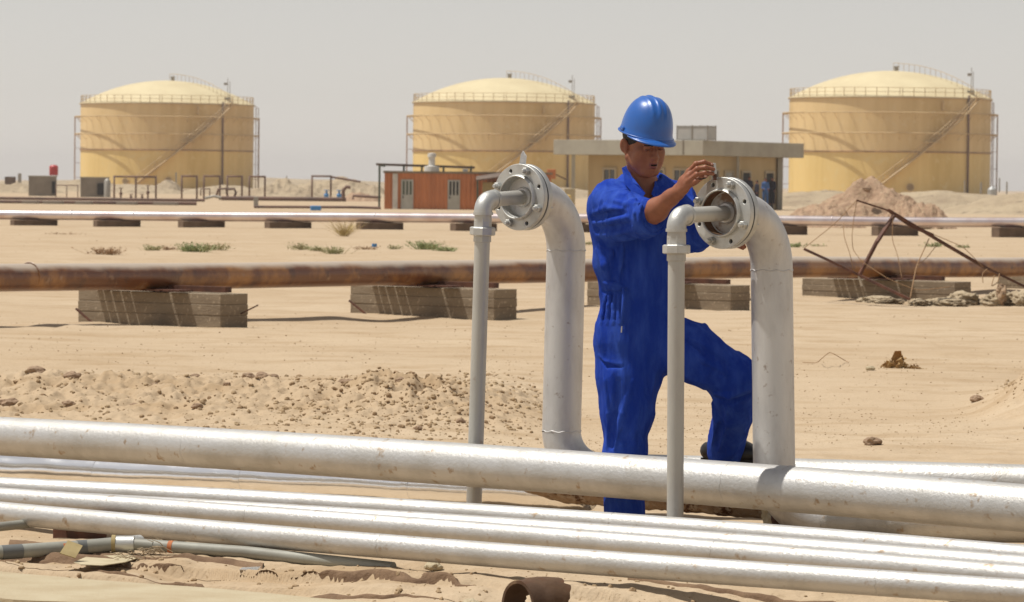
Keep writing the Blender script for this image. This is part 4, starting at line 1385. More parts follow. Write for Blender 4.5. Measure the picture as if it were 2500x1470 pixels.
# ------------------------------------------------------------------ rusty pipeline with large sleepers
a, b = W(0, 676, 37.4), W(2500, 649, 54.2)
d = unit(b - a)
t = thing("rusty_pipeline", "thick rusty brown pipeline on concrete sleepers crossing the middle of the picture", "pipeline", (a + b) / 2 * V(1, 1, 0))
pipe_between(a, b, .131, m_rustpipe, "pipe_body", t, wob=.02, ext=(.3, .3), n=140, seg=48)
for u in (.02, .56): weld(a + (b - a) * u, d, .132, m_rustpipe, t, .008)
perp = unit(V(-d[1], d[0], 0)) * -1               # towards the camera and right
ang = math.atan2(perp[1], perp[0])
for lab, px, py, w_, tilt, up_ in (("large concrete sleeper of the rusty pipeline at left, striped by shadows", 396, 783, 434, 0, 1), ("large concrete sleeper of the rusty pipeline left of the left standpipe, striped by shadows", 1057, 768, 417, 0, 1),
                        ("concrete sleeper of the rusty pipeline half hidden behind the worker", 1632, 744, 400, 0, 1), ("concrete sleeper of the rusty pipeline under the bent steel frame", 2165, 728, 410, 0, 1),
                        ("concrete sleeper of the rusty pipeline at the right frame edge", 2640, 716, 400, 0, 0)):
    g0 = G(px, py)
    # find the pipe point nearest that column
    best = min(np.linspace(0, 1.15, 600), key=lambda u: abs(((a + (b - a) * u - CAM).dot(rt)) / ((a + (b - a) * u - CAM).dot(fw)) * FPX + CX - px))
    q = a + (b - a) * best
    L = w_ * q[1] / FPX / .96
    W_ = .42
    hh = q[2] - .131 - .03
    cz_ = hh / 2
    t = thing("concrete_sleeper", lab, "sleeper", (q[0], q[1], 0), "large sleepers of the rusty pipeline")
    # stacked cast-in boards give the horizontal lines
    mm = MB()
    nb = 3
    for i in range(nb):
        z0_, z1_ = -.12 if i == 0 else hh * i / nb + .0015, hh * (i + 1) / nb - .0015
        mm.box((q[0], q[1], (z0_ + z1_) / 2), (L + .006 * (i % 2), W_ + .006 * (i % 2), z1_ - z0_), Rz(ang))
    mm.box((q[0], q[1], cz_ - .05), (L - .012, W_ - .012, hh - .02), Rz(ang))
    mm.build("block", m_conc, t, bevel=.006)
    # steel beam on top with a rack of bars: it throws the striped shadow
    R_ = Rz(ang)
    st = MB().box(V(q[0], q[1], hh + .035) + R_ @ V(.30, .02, 0), (1.05, .10, .055), R_)
    st.build("steel_beam", m_rustdark, t)
    st = MB()
    for k in range(7):
        s_ = -.52 + k * .165 + .02 * math.sin(k * 5)
        p_ = V(q[0], q[1], 0) + R_ @ V(s_, -W_ / 2 - .07, 0)
        if k in (0, 1, 2, 4, 6):
            pass
    if up_:
        # a pair of strap plates standing proud of the face
        st = MB()
        for s_, ww in ((-.64, .06), (-.55, .08), (-.432, .10), (-.305, .105), (-.095, .27), (.155, .19), (.39, .21)):
            p_ = V(q[0], q[1], hh + .02) + R_ @ V(s_, -W_ / 2 - .02, 0)
            st.box(p_, (ww, .22, .018), R_)
        st.build("strap_plate", m_rustdark, t)
    if px in (396, 1057):
        e = V(q[0], q[1], 0) + R_ @ V(-L / 2 + .12, -W_ / 2 - .10, 0)
        MB().bar(e + V(.0, 0, .13) + R_ @ V(-.06, 0, 0), e + R_ @ V(.20, -.02, 0) + V(0, 0, -.02), .018).build("reinforcing_bar", m_rustdark, t)
    if px == 396:
        e = V(q[0], q[1], .12) + R_ @ V(L / 2, .1, 0)
        MB().bar(e, e + R_ @ V(.14, 0, 0) + V(.06, 0, .09), .012).build("reinforcing_bar", m_rustdark, t)

# ------------------------------------------------------------------ bent steel frame and canvas
Yf = 48.6
t = thing("bent_steel_frame", "toppled bent angle-iron frame with dangling wires in front of the rusty pipeline", "scrap frame", GP(2200, 733) * V(1, 1, 0))
def fb(pts, w, name, m=m_rustdark):
    mm = MB()
    for (a_, b_) in zip(pts[:-1], pts[1:]): mm.bar(W(*a_), W(*b_), w, w * .8)
    return mm.build(name, m, t)
fb([(2091, 489, 48.2), (2172, 515, 48.3), (2186, 524, 48.3)], .024, "top_bar")
fb([(2168, 513, 48.35), (2300, 592, 48.8), (2408, 655, 49.4)], .040, "long_bar")
fb([(2408, 654, 49.4), (2440, 670, 49.6), (2560, 728, 49.9)], .032, "long_bar_end")
fb([(2175, 518, 48.5), (2226, 552, 48.55), (2278, 575, 48.6)], .050, "torn_plate")
fb([(2182, 527, 48.35), (2140, 592, 48.1), (2098, 672, 48.0)], .044, "strut")
fb([(1963, 608, 48.2), (2020, 634, 48.1), (2096, 671, 48.0)], .036, "lower_bar")
fb([(2096, 671, 48.0), (2160, 702, 47.8), (2221, 731, 47.6)], .036, "foot_bar")
fb([(2096, 672, 48.0), (2104, 700, 47.9), (2109, 722, 47.9)], .022, "stub_bar", m_conc)
def fwire(pts, name="wire", r=.0045):
    P = np.array([W(*q_) for q_ in pts]); n = len(P); tt = np.linspace(0, n - 1, n * 8)
    Q = np.stack([np.interp(tt, range(n), P[:, i]) for i in range(3)], -1)
    for _ in range(5): Q[1:-1] = (Q[:-2] + Q[2:] + 2 * Q[1:-1]) / 4
    MB().tube(Q, r, 5).build(name, m_drybrown, t, smooth=True)
fwire([(2091, 490, 48.2), (2040, 545, 48.2), (1963, 606, 48.2)])
fwire([(2092, 490, 48.2), (2084, 535, 48.2), (2080, 575, 48.1), (2082, 610, 48.1), (2105, 640, 48), (2170, 682, 47.8), (2240, 710, 47.8), (2320, 700, 48)])
fwire([(2060, 546, 48.2), (2060, 575, 48.1), (2075, 620, 48), (2084, 660, 48)])
fwire([(2180, 527, 48.3), (2178, 585, 48.2), (2192, 625, 48.1), (2202, 680, 48)])
fwire([(2268, 583, 48.7), (2237, 650, 48.2), (2222, 728, 47.7)], r=.007)
fwire([(2286, 600, 48.7), (2262, 630, 48.5), (2240, 650, 48.2)])
fwire([(2278, 572, 48.6), (2352, 603, 49), (2400, 652, 49.3)])
fwire([(2410, 657, 49.3), (2398, 668, 49.2), (2400, 690, 49.1)], r=.006)
fwire([(2440, 668, 49.5), (2436, 690, 49.4), (2420, 700, 49.3), (2428, 672, 49.4)], r=.006)

folds = [(2150, 722, 60, 10, 48.9, "thin fold of dusty canvas half buried under the frame's foot"), (2310, 718, 56, 12, 48.6, "low spread of dusty canvas left of the big canvas fold"), (2350, 709, 48, 20, 49.2, "domed fold of dusty canvas left of the bar's end"),
         (2440, 708, 50, 24, 49.0, "biggest crumpled canvas fold beside the bar's lower end"), (2500, 712, 38, 24, 48.8, "crumpled canvas fold cut by the right frame edge"), (2240, 727, 26, 9, 48.4, "small canvas scrap at the foot of the leaning wire")]
for i, (px, py, w_, h_, Y, lab) in enumerate(folds):
    c = W(px, py + h_ * .5, Y)
    v_, f_ = ico(4)
    s_ = Y / FPX
    n_ = fbm(v_[:, 0] * 1.5 + i, v_[:, 1] * 5, v_[:, 2] * 1.5 + i, s=90 + i, o=4)
    n2 = np.abs(fbm(v_[:, 0] * 2.2 + v_[:, 2] * 3 + i, v_[:, 1] * 2, v_[:, 2] * 4, s=70 + i, o=3))
    p_ = v_ * (1 + .16 * n_ - .28 * n2)[:, None] * V(w_ * s_, .35, h_ * s_ * 1.4) + V(c[0], c[1], gz(c[0], c[1]) + .02)
    o = MB().add(p_, f_).build("canvas_fold", m_canvas, smooth=True); tag(o, lab, "canvas", "dusty canvas by the rusty pipeline")
q = W(2445, 722, 48.7)
o = MB().blob(q + V(0, 0, .03), (.06, .1, .12), seed=8, amp=.4, sub=3).build("dark_rag", m_crust); tag(o, "dark rag hanging among the canvas under the bar's end", "rag")
# rust-brown slab and bits on the far sand, right
q = W(2245, 521, 139)
o = MB().blob(V(q[0], q[1], .1), (.42, .3, .15), seed=3, amp=.2, sub=3).build("rock", m_stone); tag(o, "flat reddish boulder behind the pinkish pipeline at right", "rock", "rocks on the sand")
q = W(2296, 518, 140)
o = MB().blob(V(q[0], q[1], .1), (.12, .1, .14), seed=5, amp=.3, sub=2).build("rock", m_stone); tag(o, "small dark rock just right of the flat reddish boulder", "rock", "rocks on the sand")
q = W(2118, 461, 148)
o = MB().blob(q, (.16, .14, .12), seed=6, amp=.3, sub=2).build("rock", m_stone); tag(o, "dark lump near the top of the reddish sand heap", "rock", "rocks on the sand")


# ------------------------------------------------------------------ desert plants
def tuft(px, py, w_, h_, m, label, n, kind="shrub", lean=.5, leaf=False, seed=0):
    r_ = random.Random(seed)
    p0 = GP(px, py); s_ = p0[1] / FPX
    mb = MB()
    for i in range(n):
        u = r_.gauss(0, .28)
        base_ = p0 + V(u * w_ * s_ * (.9 if leaf else .25), r_.uniform(-.5, .5) * w_ * s_ * .5, -.01)
        tip = base_ + V((u + r_.gauss(0, .35)) * w_ * s_ * lean, r_.gauss(0, .2) * w_ * s_, h_ * s_ * r_.uniform(.35, 1.05))
        mid = (base_ + tip) / 2 + V(r_.gauss(0, .06) * w_ * s_, 0, h_ * s_ * .08)
        wd = s_ * r_.uniform(.35, .8) * (1.4 if leaf else 1)
        sd = V(wd, r_.uniform(-wd, wd), 0)
        mb.add([base_ - sd, base_ + sd, mid + sd * .8, tip, mid - sd * .8], [(0, 1, 2, 4), (4, 2, 3)])
        if leaf:
            for _ in range(4):
                c_ = base_ + (tip - base_) * r_.uniform(.4, 1) + V(r_.gauss(0, 2.2) * s_, r_.gauss(0, 2) * s_, r_.gauss(0, 1.2) * s_)
                e1 = V(r_.gauss(0, 1), r_.gauss(0, 1), r_.gauss(0, .7)) * s_ * 1.4; e2 = V(r_.gauss(0, 1), r_.gauss(0, 1), r_.gauss(0, 1)) * s_ * 1.1
                mb.add([c_ - e1, c_ + e2, c_ + e1, c_ - e2], [(0, 1, 2, 3)])
    o_ = mb.build(kind, m)
    return tag(o_, label, "plant", "desert plants")


tuft(840, 577, 62, 46, m_dry, "yellow dry grass tuft below the pinkish pipeline", 110, "grass_tuft", lean=1.1, seed=1)
tuft(476, 616, 60, 24, m_grass, "greenest low shrub, above the left end of the rusty pipeline's first sleeper", 120, leaf=True, seed=2)
tuft(525, 614, 56, 18, m_grasspale, "pale straggly scrub just right of the greenest shrub", 70, leaf=True, seed=3)
tuft(372, 612, 46, 14, m_grasspale, "faint pale green scrub left of the greenest shrub", 50, leaf=True, seed=4)
tuft(413, 612, 26, 10, m_drybrown, "small brown dead twigs between two green scrubs", 30, leaf=True, seed=5)
tuft(258, 621, 62, 20, m_drybrown, "brown dead scrub on a little sand hump at left", 90, leaf=True, seed=6)
tuft(733, 614, 36, 18, m_grasspale, "thin grey-green scrub left of the twin clumps", 50, leaf=True, seed=7)
tuft(776, 616, 36, 16, m_grasspale, "pale clump of scrub, left one of a pair under the yellow tuft", 50, leaf=True, seed=8)
tuft(815, 620, 44, 22, m_grasspale, "pale clump of scrub, right one of a pair under the yellow tuft", 70, leaf=True, seed=9)
tuft(1040, 609, 60, 24, m_grass, "green shrub left of the left standpipe, larger of two touching", 110, leaf=True, seed=10)
tuft(1086, 613, 44, 15, m_grass, "green shrub right beside the larger one, next to the left standpipe", 70, leaf=True, seed=11)
tuft(960, 611, 26, 10, m_grasspale, "tiny pale scrub left of the green pair", 26, leaf=True, seed=12)
tuft(892, 612, 46, 12, m_drybrown, "dry trailing twigs with a scrap of blue beside", 34, leaf=True, seed=13)
tuft(1940, 605, 26, 12, m_grass, "small green scrub just right of the right riser", 36, leaf=True, seed=14)
tuft(1995, 602, 24, 8, m_grasspale, "tiny grey-green scrub beside the frame's left corner", 24, leaf=True, seed=15)
tuft(2282, 602, 36, 12, m_grass, "small green scrub seen through the bent frame", 40, leaf=True, seed=16)
tuft(2355, 604, 22, 8, m_grass, "tiny green scrub behind the bent frame's long bar", 24, leaf=True, seed=17)
tuft(1440, 600, 26, 8, m_grasspale, "tiny green scrub between left riser and worker", 24, leaf=True, seed=18)
tuft(170, 572, 60, 7, m_drybrown, "scatter of brown twigs under the second sleeper of the pinkish line", 30, leaf=True, seed=19)
q = GP(914, 600)
o = MB().box(q + V(0, 0, .04), (.10, .06, .08), Rz(.4)).build("plastic_scrap", m_bluebox); tag(o, "small scrap of blue and white plastic on the sand above the rusty pipeline", "litter")
# dried leaves rubbish on the right
def leafy(px, py, label, n, w_, h_, seed):
    r_ = random.Random(seed); p0 = GP(px, py); s_ = p0[1] / FPX
    mb = MB()
    for i in range(n):
        c_ = p0 + V(r_.gauss(0, .34) * w_ * s_, r_.gauss(0, .05), 0)
        L_ = r_.uniform(.35, 1) * h_ * s_ * max(.25, 1 - abs(c_[0] - p0[0]) / (w_ * s_) * 1.6)
        dr = unit(V(r_.gauss(0, .55), r_.gauss(0, .4), 1.0)); sd = unit(V(r_.gauss(0, 1), r_.gauss(0, .5), .1)) * L_ * .24
        P = [c_ - sd * .4, c_ + sd * .4, c_ + dr * L_ * .5 + sd, c_ + dr * L_ * .85 + sd * .6 + V(0, -.02, 0), c_ + dr * L_ + V(.02, -.03, -.02), c_ + dr * L_ * .6 - sd]
        mb.add(P, [(0, 1, 2, 5), (5, 2, 3, 4)])
    o_ = mb.build("dried_leaves", m_dryleaf); sm = o_.modifiers.new("s", 'SOLIDIFY'); sm.thickness = .004
    return tag(o_, label, "dried plant")
leafy(2188, 905, "upright clump of curled orange-brown dried leaves on the sand at right", 34, 52, 66, 4)
leafy(2232, 906, "low spread of dark dried twigs trailing right of the curled leaves", 30, 50, 18, 6)
# ------------------------------------------------------------------ signed distance field modelling for figures
class Field:
    def __init__(s, lo, hi, h):
        s.lo = np.asarray(lo, float); s.h = h
        s.n = np.ceil((np.asarray(hi, float) - s.lo) / h).astype(int) + 1
        s.F = np.full(s.n, .3, np.float32)

    def _win(s, lo, hi):
        a = np.clip(np.floor((lo - s.lo) / s.h).astype(int), 0, s.n - 1)
        b = np.clip(np.ceil((hi - s.lo) / s.h).astype(int) + 1, 1, s.n)
        sl_ = tuple(slice(a[i], max(b[i], a[i] + 1)) for i in range(3))
        ax_ = [s.lo[i] + s.h * np.arange(sl_[i].start, sl_[i].stop) for i in range(3)]
        return sl_, np.meshgrid(*ax_, indexing='ij', sparse=True)

    def _put(s, sl_, D, k, op):
        A = s.F[sl_]
        if op == 'u':
            h_ = np.clip(.5 + .5 * (A - D) / k, 0, 1)
            s.F[sl_] = A * (1 - h_) + D * h_ - k * h_ * (1 - h_)
        else:
            D = -D
            h_ = np.clip(.5 - .5 * (A - D) / k, 0, 1)
            s.F[sl_] = A * (1 - h_) + D * h_ + k * h_ * (1 - h_)

    def cap(s, a, b, ra, rb=None, k=.02, op='u', sq=None):
        a = np.asarray(a, float); b = np.asarray(b, float); rb = ra if rb is None else rb
        m_ = max(ra, rb) + k * 1.2 + .012
        sl_, (X, Y, Z) = s._win(np.minimum(a, b) - m_, np.maximum(a, b) + m_)
        d = b - a; L = max(d.dot(d), 1e-9)
        x, y, z = X - a[0], Y - a[1], Z - a[2]
        t = np.clip((x * d[0] + y * d[1] + z * d[2]) / L, 0, 1)
        x, y, z = x - t * d[0], y - t * d[1], z - t * d[2]
        if sq:
            n_, f_ = unit(np.asarray(sq[0], float)), sq[1]
            q = (x * n_[0] + y * n_[1] + z * n_[2]) * (f_ - 1)
            x, y, z = x + q * n_[0], y + q * n_[1], z + q * n_[2]
        s._put(sl_, np.sqrt(x * x + y * y + z * z) - (ra + (rb - ra) * t), k, op)
        return s

    def line(s, pts, rs, k=.02, op='u', sq=None):
        rs = [rs] * len(pts) if np.isscalar(rs) else rs
        for i in range(len(pts) - 1): s.cap(pts[i], pts[i + 1], rs[i], rs[i + 1], k, op, sq)
        return s

    def ell(s, c, rad, R=None, k=.02, op='u'):
        c = np.asarray(c, float); rad = np.asarray(rad, float)
        m_ = rad.max() + k * 1.2 + .012
        sl_, (X, Y, Z) = s._win(c - m_, c + m_)
        x, y, z = X - c[0], Y - c[1], Z - c[2]
        if R is not None:
            R = np.asarray(R)
            x, y, z = [R[0, i] * x + R[1, i] * y + R[2, i] * z for i in range(3)]
        k0 = np.sqrt((x / rad[0]) ** 2 + (y / rad[1]) ** 2 + (z / rad[2]) ** 2) + 1e-9
        k1 = np.sqrt((x / rad[0] ** 2) ** 2 + (y / rad[1] ** 2) ** 2 + (z / rad[2] ** 2) ** 2) + 1e-9
        s._put(sl_, k0 * (k0 - 1) / k1, k, op)
        return s

    def at(s, p):
        i = (np.asarray(p) - s.lo) / s.h
        j = np.clip(np.floor(i).astype(int), 0, s.n - 2)
        return float(s.F[tuple(np.clip(np.round(i).astype(int), 0, s.n - 1))]) if (i >= 0).all() and (i < s.n).all() else .3

    def hit(s, px, py, y0=None, y1=None):
        """first surface point seen from the camera through a photo pixel"""
        y0 = s.lo[1] if y0 is None else y0; y1 = s.lo[1] + s.h * s.n[1] if y1 is None else y1
        for y in np.arange(y0, y1, .003):
            p = W(px, py, y)
            if s.at(p) < 0: return p
        return None

    def mesh(s):
        F = s.F; n = s.n; h = s.h
        inside = F < 0
        c = inside[:-1, :-1, :-1].astype(np.int8)
        cnt = np.zeros(tuple(n - 1), np.int8)
        for dx in (0, 1):
            for dy in (0, 1):
                for dz in (0, 1):
                    cnt += inside[dx:n[0] - 1 + dx, dy:n[1] - 1 + dy, dz:n[2] - 1 + dz]
        act = (cnt > 0) & (cnt < 8)
        I = np.argwhere(act)
        ids = np.full(tuple(n - 1), -1, np.int32); ids[act] = np.arange(len(I))
        acc = np.zeros((len(I), 3)); w = np.zeros(len(I))
        corners = [(a, b, d) for a in (0, 1) for b in (0, 1) for d in (0, 1)]
        vals = {c_: F[I[:, 0] + c_[0], I[:, 1] + c_[1], I[:, 2] + c_[2]] for c_ in corners}
        for c_ in corners:
            for ax_ in range(3):
                if c_[ax_] == 0:
                    e_ = list(c_); e_[ax_] = 1; e_ = tuple(e_)
                    A, B = vals[c_], vals[e_]
                    m_ = (A < 0) != (B < 0)
                    t = np.where(m_, A / np.where(m_, A - B, 1), 0)
                    P = np.tile(np.array(c_, float), (len(I), 1)); P[:, ax_] += t
                    acc += P * m_[:, None]; w += m_
        vtx = s.lo + h * (I + acc / w[:, None])
        faces = []
        for ax_ in range(3):
            u, v_ = [(1, 2), (2, 0), (0, 1)][ax_]
            sa = [slice(None)] * 3; sb_ = [slice(None)] * 3
            sa[ax_] = slice(0, n[ax_] - 1); sb_[ax_] = slice(1, n[ax_])
            A, B = inside[tuple(sa)], inside[tuple(sb_)]
            for flip in (0, 1):
                E = np.argwhere((A & ~B) if not flip else (~A & B))
                E = E[(E[:, u] > 0) & (E[:, v_] > 0) & (E[:, u] < n[u] - 1) & (E[:, v_] < n[v_] - 1)]
                q = []
                for du, dv in ((-1, -1), (0, -1), (0, 0), (-1, 0)):
                    K = E.copy(); K[:, u] += du; K[:, v_] += dv
                    q.append(ids[K[:, 0], K[:, 1], K[:, 2]])
                q = np.stack(q, -1)
                faces.append(q[:, ::-1] if flip else q)
        return vtx, np.concatenate(faces)


# ------------------------------------------------------------------ the worker
wbase = W(1560, 1285, 16.2)
wt = thing("person", "worker in blue boiler suit and hard hat, one foot up, reaching over the right flange", "person", (wbase[0], 16.2, 0))

# --- head frame
HO = W(1573, 352, 16.10)
HR = Rz(DEG(27)) @ Ry(DEG(-3)) @ Rx(DEG(17))
def H(x, y, z): return HO + HR @ V(x, y, z)


wr = W(1655, 468, 15.715)
elb = W(1578, 534, 15.86)
neckb = W(1570, 462, 16.17)
B = Field(W(1400, 800, 16.2) * V(1, 0, 1) + V(-.02, 15.50, 0), V(W(1860, 250, 16.0)[0], 16.42, W(1500, 245, 16.2)[2]), .003)
# torso core (under the suit), neck, head
B.cap(W(1560, 760, 16.22), W(1566, 560, 16.2), .09, .10, k=.03, sq=(V(.5, -.85, 0), 1.25))
B.cap(W(1490, 490, 16.13), W(1645, 490, 16.25), .050, k=.05)
B.cap(W(1568, 540, 16.19), neckb, .09, .062, k=.05, sq=(V(.5, -.85, 0), 1.2))
B.cap(neckb + V(0, .01, -.03), H(0, .028, -.05), .060, .056, k=.025)
B.cap(W(1575, 505, 16.13), W(1573, 455, 16.145), .058, .052, k=.03)
for sx in (-1, 1):
    B.cap(H(sx * .045, .03, -.06), neckb + V(.012 * 1, -.045, -.045), .013, .010, k=.02)
B.ell(H(0, .016, .045), (.074, .094, .090), HR, k=.02)
B.ell(H(0, -.012, -.030), (.066, .076, .086), HR, k=.025)
B.ell(H(0, -.052, -.086), (.034, .034, .026), HR, k=.03)
B.cap(H(0, -.070, -.108), H(0, -.066, -.104), .013, k=.014)
FZ = .010
def HF(x, y, z): return H(x, y, z + FZ)


for sx in (-1, 1):
    B.cap(H(sx * .061, .0, -.052), H(sx * .028, -.062, -.098), .020, .017, k=.02)      # jaw
    B.ell(H(sx * .043, -.054, -.018), (.022, .020, .020), HR, k=.022)                       # cheek bone
    B.ell(H(sx * .043, -.044, -.052), (.024, .028, .034), HR, k=.022)                       # lower cheek
    B.ell(H(sx * .032, -.095, .007), (.0165, .013, .0115), HR, k=.010, op='s')               # socket
    B.ell(H(sx * .031, -.080, .0070), (.0145, .0118, .0100), HR, k=.003)                        # lids
    B.cap(H(sx * .016, -.089, .021), H(sx * .046, -.077, .022), .0085, .0065, k=.008)         # brow
    B.ell(HF(sx * .012, -.093, -.037), (.0075, .0095, .0068), HR, k=.005)                            # nostril wing
    B.ell(HF(sx * .006, -.098, -.0445), (.003, .004, .0035), HR, k=.003, op='s')
    # ear
    RE = HR @ Rz(DEG(sx * -36)) @ Rx(DEG(-8))
    B.ell(H(sx * .083, .018, -.008), (.0075, .019, .031), RE, k=.005)
    B.ell(H(sx * .0905, .012, -.006), (.0055, .0105, .018), RE, k=.004, op='s')
    B.ell(H(sx * .077, .008, -.034), (.0065, .008, .009), HR, k=.004)
B.line([H(0, -.084, .014), HF(0, -.092, -.015), HF(0, -.099, -.033)], [.0075, .0088, .0108], k=.011)     # nose
B.cap(HF(0, -.086, -.050), HF(0, -.086, -.072), .018, .018, k=.016)                                     # muzzle
B.line([HF(-.024, -.080, -.0665), HF(-.008, -.0965, -.0605), HF(0, -.0975, -.062), HF(.008, -.0965, -.0605), HF(.024, -.080, -.0665)], [.002, .0048, .0043, .0048, .002], k=.003)
B.line([HF(-.022, -.081, -.070), HF(0, -.0955, -.0765), HF(.022, -.081, -.070)], [.002, .0062, .002], k=.004)
B.ell(HF(0, -.0985, -.0690), (.015, .010, .0030), HR, k=.002, op='s')                                  # parted lips
B.ell(HF(0, -.096, -.089), (.016, .006, .004), HR, k=.006, op='s')
# --- right arm (left in the picture)
B.cap(W(1482, 490, 16.12), elb, .045, .046, k=.03)
d_ = unit(wr - elb)
mid_ = elb + (wr - elb) * .33
B.cap(elb, mid_, .043, .0455, k=.02)
B.cap(mid_, elb + (wr - elb) * .8, .0455, .030, k=.02)
B.cap(elb + (wr - elb) * .78, wr, .0305, .0265, k=.02)
# hand: back of the hand to the camera, four fingers over a stud, thumb behind
kn = [W(1683, 418, 15.665), W(1681, 430, 15.650), W(1681, 442, 15.645), W(1682, 453, 15.650)]
for i, q in enumerate(kn):
    B.cap(wr + V(.002, 0, .016 - .011 * i), q, .0165, .0125, k=.013, sq=(V(0, -1, 0), 1.15))
B.cap(kn[0] * .5 + wr * .5, kn[3] * .5 + wr * .5, .019, .018, k=.016)
fing = [([(1683, 418, 15.665), (1699, 400, 15.650), (1719, 395.5, 15.645), (1738, 402, 15.655)], (.0108, .0098, .0088, .0076)),
        ([(1681, 430, 15.650), (1702, 412, 15.632), (1722, 408.5, 15.632), (1742, 413.5, 15.645)], (.0108, .0098, .0088, .0078)),
        ([(1681, 442, 15.645), (1701, 426, 15.625), (1722, 421.5, 15.628), (1741, 424.5, 15.642)], (.0104, .0094, .0084, .0074)),
        ([(1682, 453, 15.650), (1698, 443, 15.628), (1711, 435.5, 15.626), (1724, 431.5, 15.632)], (.0094, .0084, .0074, .0064))]
for P_, r_ in fing:
    P_ = [W(*q) for q in P_]
    B.cap(P_[0], P_[1], r_[0], r_[1], k=.006)
    B.cap(P_[1], P_[2], r_[1] * .97, r_[2], k=.0035)
    B.cap(P_[2], P_[3], r_[2] * .97, r_[3], k=.0035)
    for j in (1, 2): B.ell(P_[j] + V(0, -.002, 0), (r_[j] * 1.06,) * 3, None, k=.003)
# thumb leaves the palm side low behind the fingers
Pt = [W(1672, 455, 15.70), W(1697, 444, 15.705), W(1718, 430, 15.70), W(1737, 420, 15.690)]
B.cap(Pt[0], Pt[1], .0165, .0125, k=.012); B.cap(Pt[1], Pt[2], .0122, .0105, k=.004); B.cap(Pt[2], Pt[3], .0102, .0086, k=.004)
# --- left arm: reaches behind the flange, fingertips show under its rim
lsh, lel, lwr = W(1655, 492, 16.24), W(1690, 575, 16.10), W(1758, 566, 15.93)
B.cap(lsh, lel, .045, .043, k=.03); B.cap(lel, lwr, .042, .028, k=.02)
B.cap(lwr, W(1786, 585, 15.87), .028, .026, k=.015, sq=(V(0, -.3, 1), 1.35))
for i, (ax1, ay1, Y1) in enumerate(((1806, 592, 15.80), (1810, 598, 15.81), (1812, 603, 15.83), (1808, 606, 15.86))):
    p1 = W(1786, 588 + 4 * i, 15.86 + .005 * i); p3 = W(ax1 + 6, ay1, Y1); p2 = (p1 + p3) / 2 + V(0, -.008, .006)
    B.cap(p1, p2, .0105, .0095, k=.005); B.cap(p2, p3, .0092, .0078, k=.003)
B.cap(W(1778, 580, 15.86), W(1796, 570, 15.83), .012, .009, k=.008)
bv, bf = B.mesh()
fc_ = bv[bf].mean(1)
loc_ = (fc_ - HO) @ HR
mi = np.zeros(len(bf), int)
x_, y_, z_ = loc_.T
zf_ = z_ - FZ
lipm = (y_ < -.086) & (np.abs(x_) < .020) & (zf_ < -.0570 - .10 * np.abs(x_)) & (zf_ > -.082 + .25 * np.abs(x_))
mi[lipm] = 1
brow = (y_ < -.066) & (np.abs(np.abs(x_) - .031) < .017) & (np.abs(z_ - .0235 + .16 * np.abs(np.abs(x_) - .027)) < .0030)
mi[brow] = 2
slit = (y_ < -.078) & (np.abs(np.abs(x_) - .031) < .0115) & (np.abs(z_ - .0045 + 6 * (np.abs(x_) - .031) ** 2) < .0016)
mi[slit] = 2
mouth = (y_ < -.08) & (np.abs(x_) < .015) & (np.abs(zf_ + .0690) < .0030)
mi[mouth] = 3
body = fast_mesh("body", bv, bf, [m_skin, m_lip, m_hair, m_dark], True, parent=wt, mi=mi)
sm = body.modifiers.new("smooth", 'SMOOTH'); sm.factor = .5; sm.iterations = 2
for sx in (-1, 1):
    MB().lathe(H(sx * .031, -.0775, .0065) , HR @ V(0, -1, 0), [(-.0115, 0.0)] + [(.0118 * math.sin(a_), .0118 * math.cos(a_)) for a_ in np.linspace(-1.4, 1.4, 11)] + [(.01185, 0)], 16).build("eye", m_eye, wt, smooth=True)
# teeth glimpse
MB().box(HF(0, -.0900, -.0675), (.018, .004, .0035), HR).build("teeth", m_nail, wt, bevel=.001)
# fingernails
for (px, py, Y, rz_) in ((1722, 430, 15.6245, .3), (1736.5, 400.8, 15.6475, .1)):
    v_, f_ = ico(2)
    MB().add(v_ * V(.006, .0018, .0042) + W(px, py, Y), f_).build("nail", m_nail, wt, smooth=True)
# hair under the helmet
Hf = Field(HO - .16, HO + .17, .004)
Hf.ell(H(0, .020, .042), (.0795, .098, .094), HR, k=.004)
Hf.ell(H(0, -.075, -.02), (.078, .062, .105), HR, k=.006, op='s')
Hf.ell(H(0, .02, -.105), (.12, .12, .085), HR, k=.006, op='s')
Hf.ell(H(0, .02, .17), (.14, .14, .085), HR, k=.006, op='s')
hv, hf = Hf.mesh()
fast_mesh("hair", hv, hf, m_hair, True, parent=wt)

# --- helmet
KO = W(1577, 327, 16.08)
KR = Rz(DEG(24)) @ Ry(DEG(5)) @ Rx(DEG(13))
def K(x, y, z): return KO + KR @ V(x, y, z)


hm = MB()
ns, nr_ = 96, 34
a_r, b_f, b_b, hh_ = .1035, .124, .120, .156
def dome(u, w, off=0.0):
    """u 0..1 from rim to crown, w angle with 0 = front"""
    el = u * math.pi / 2
    ca, sa_ = math.cos(el) ** .72, math.sin(el)
    x = a_r * math.sin(w) * ca; y = -(b_f if math.cos(w) > 0 else b_b) * math.cos(w) * ca
    z = hh_ * sa_ - .004
    # three raised ribs along the crown
    rib = 0
    for rx_, amp_, wd_ in ((0, .0050, .0085), (-.030, .0026, .006), (.030, .0026, .006)):
        rib += amp_ * math.exp(-((x - rx_) / wd_) ** 4) * float(sst(np.array(u), .30, .50))
    flare = .005 * math.exp(-(u / .055) ** 2)
    n_ = unit(V(x / a_r ** 2, y / b_f ** 2, max(z, .0) / hh_ ** 2 + 1e-4))
    return V(x, y, z) + n_ * (rib + off) + V(math.sin(w), -math.cos(w), 0) * flare
vo, vi = [], []
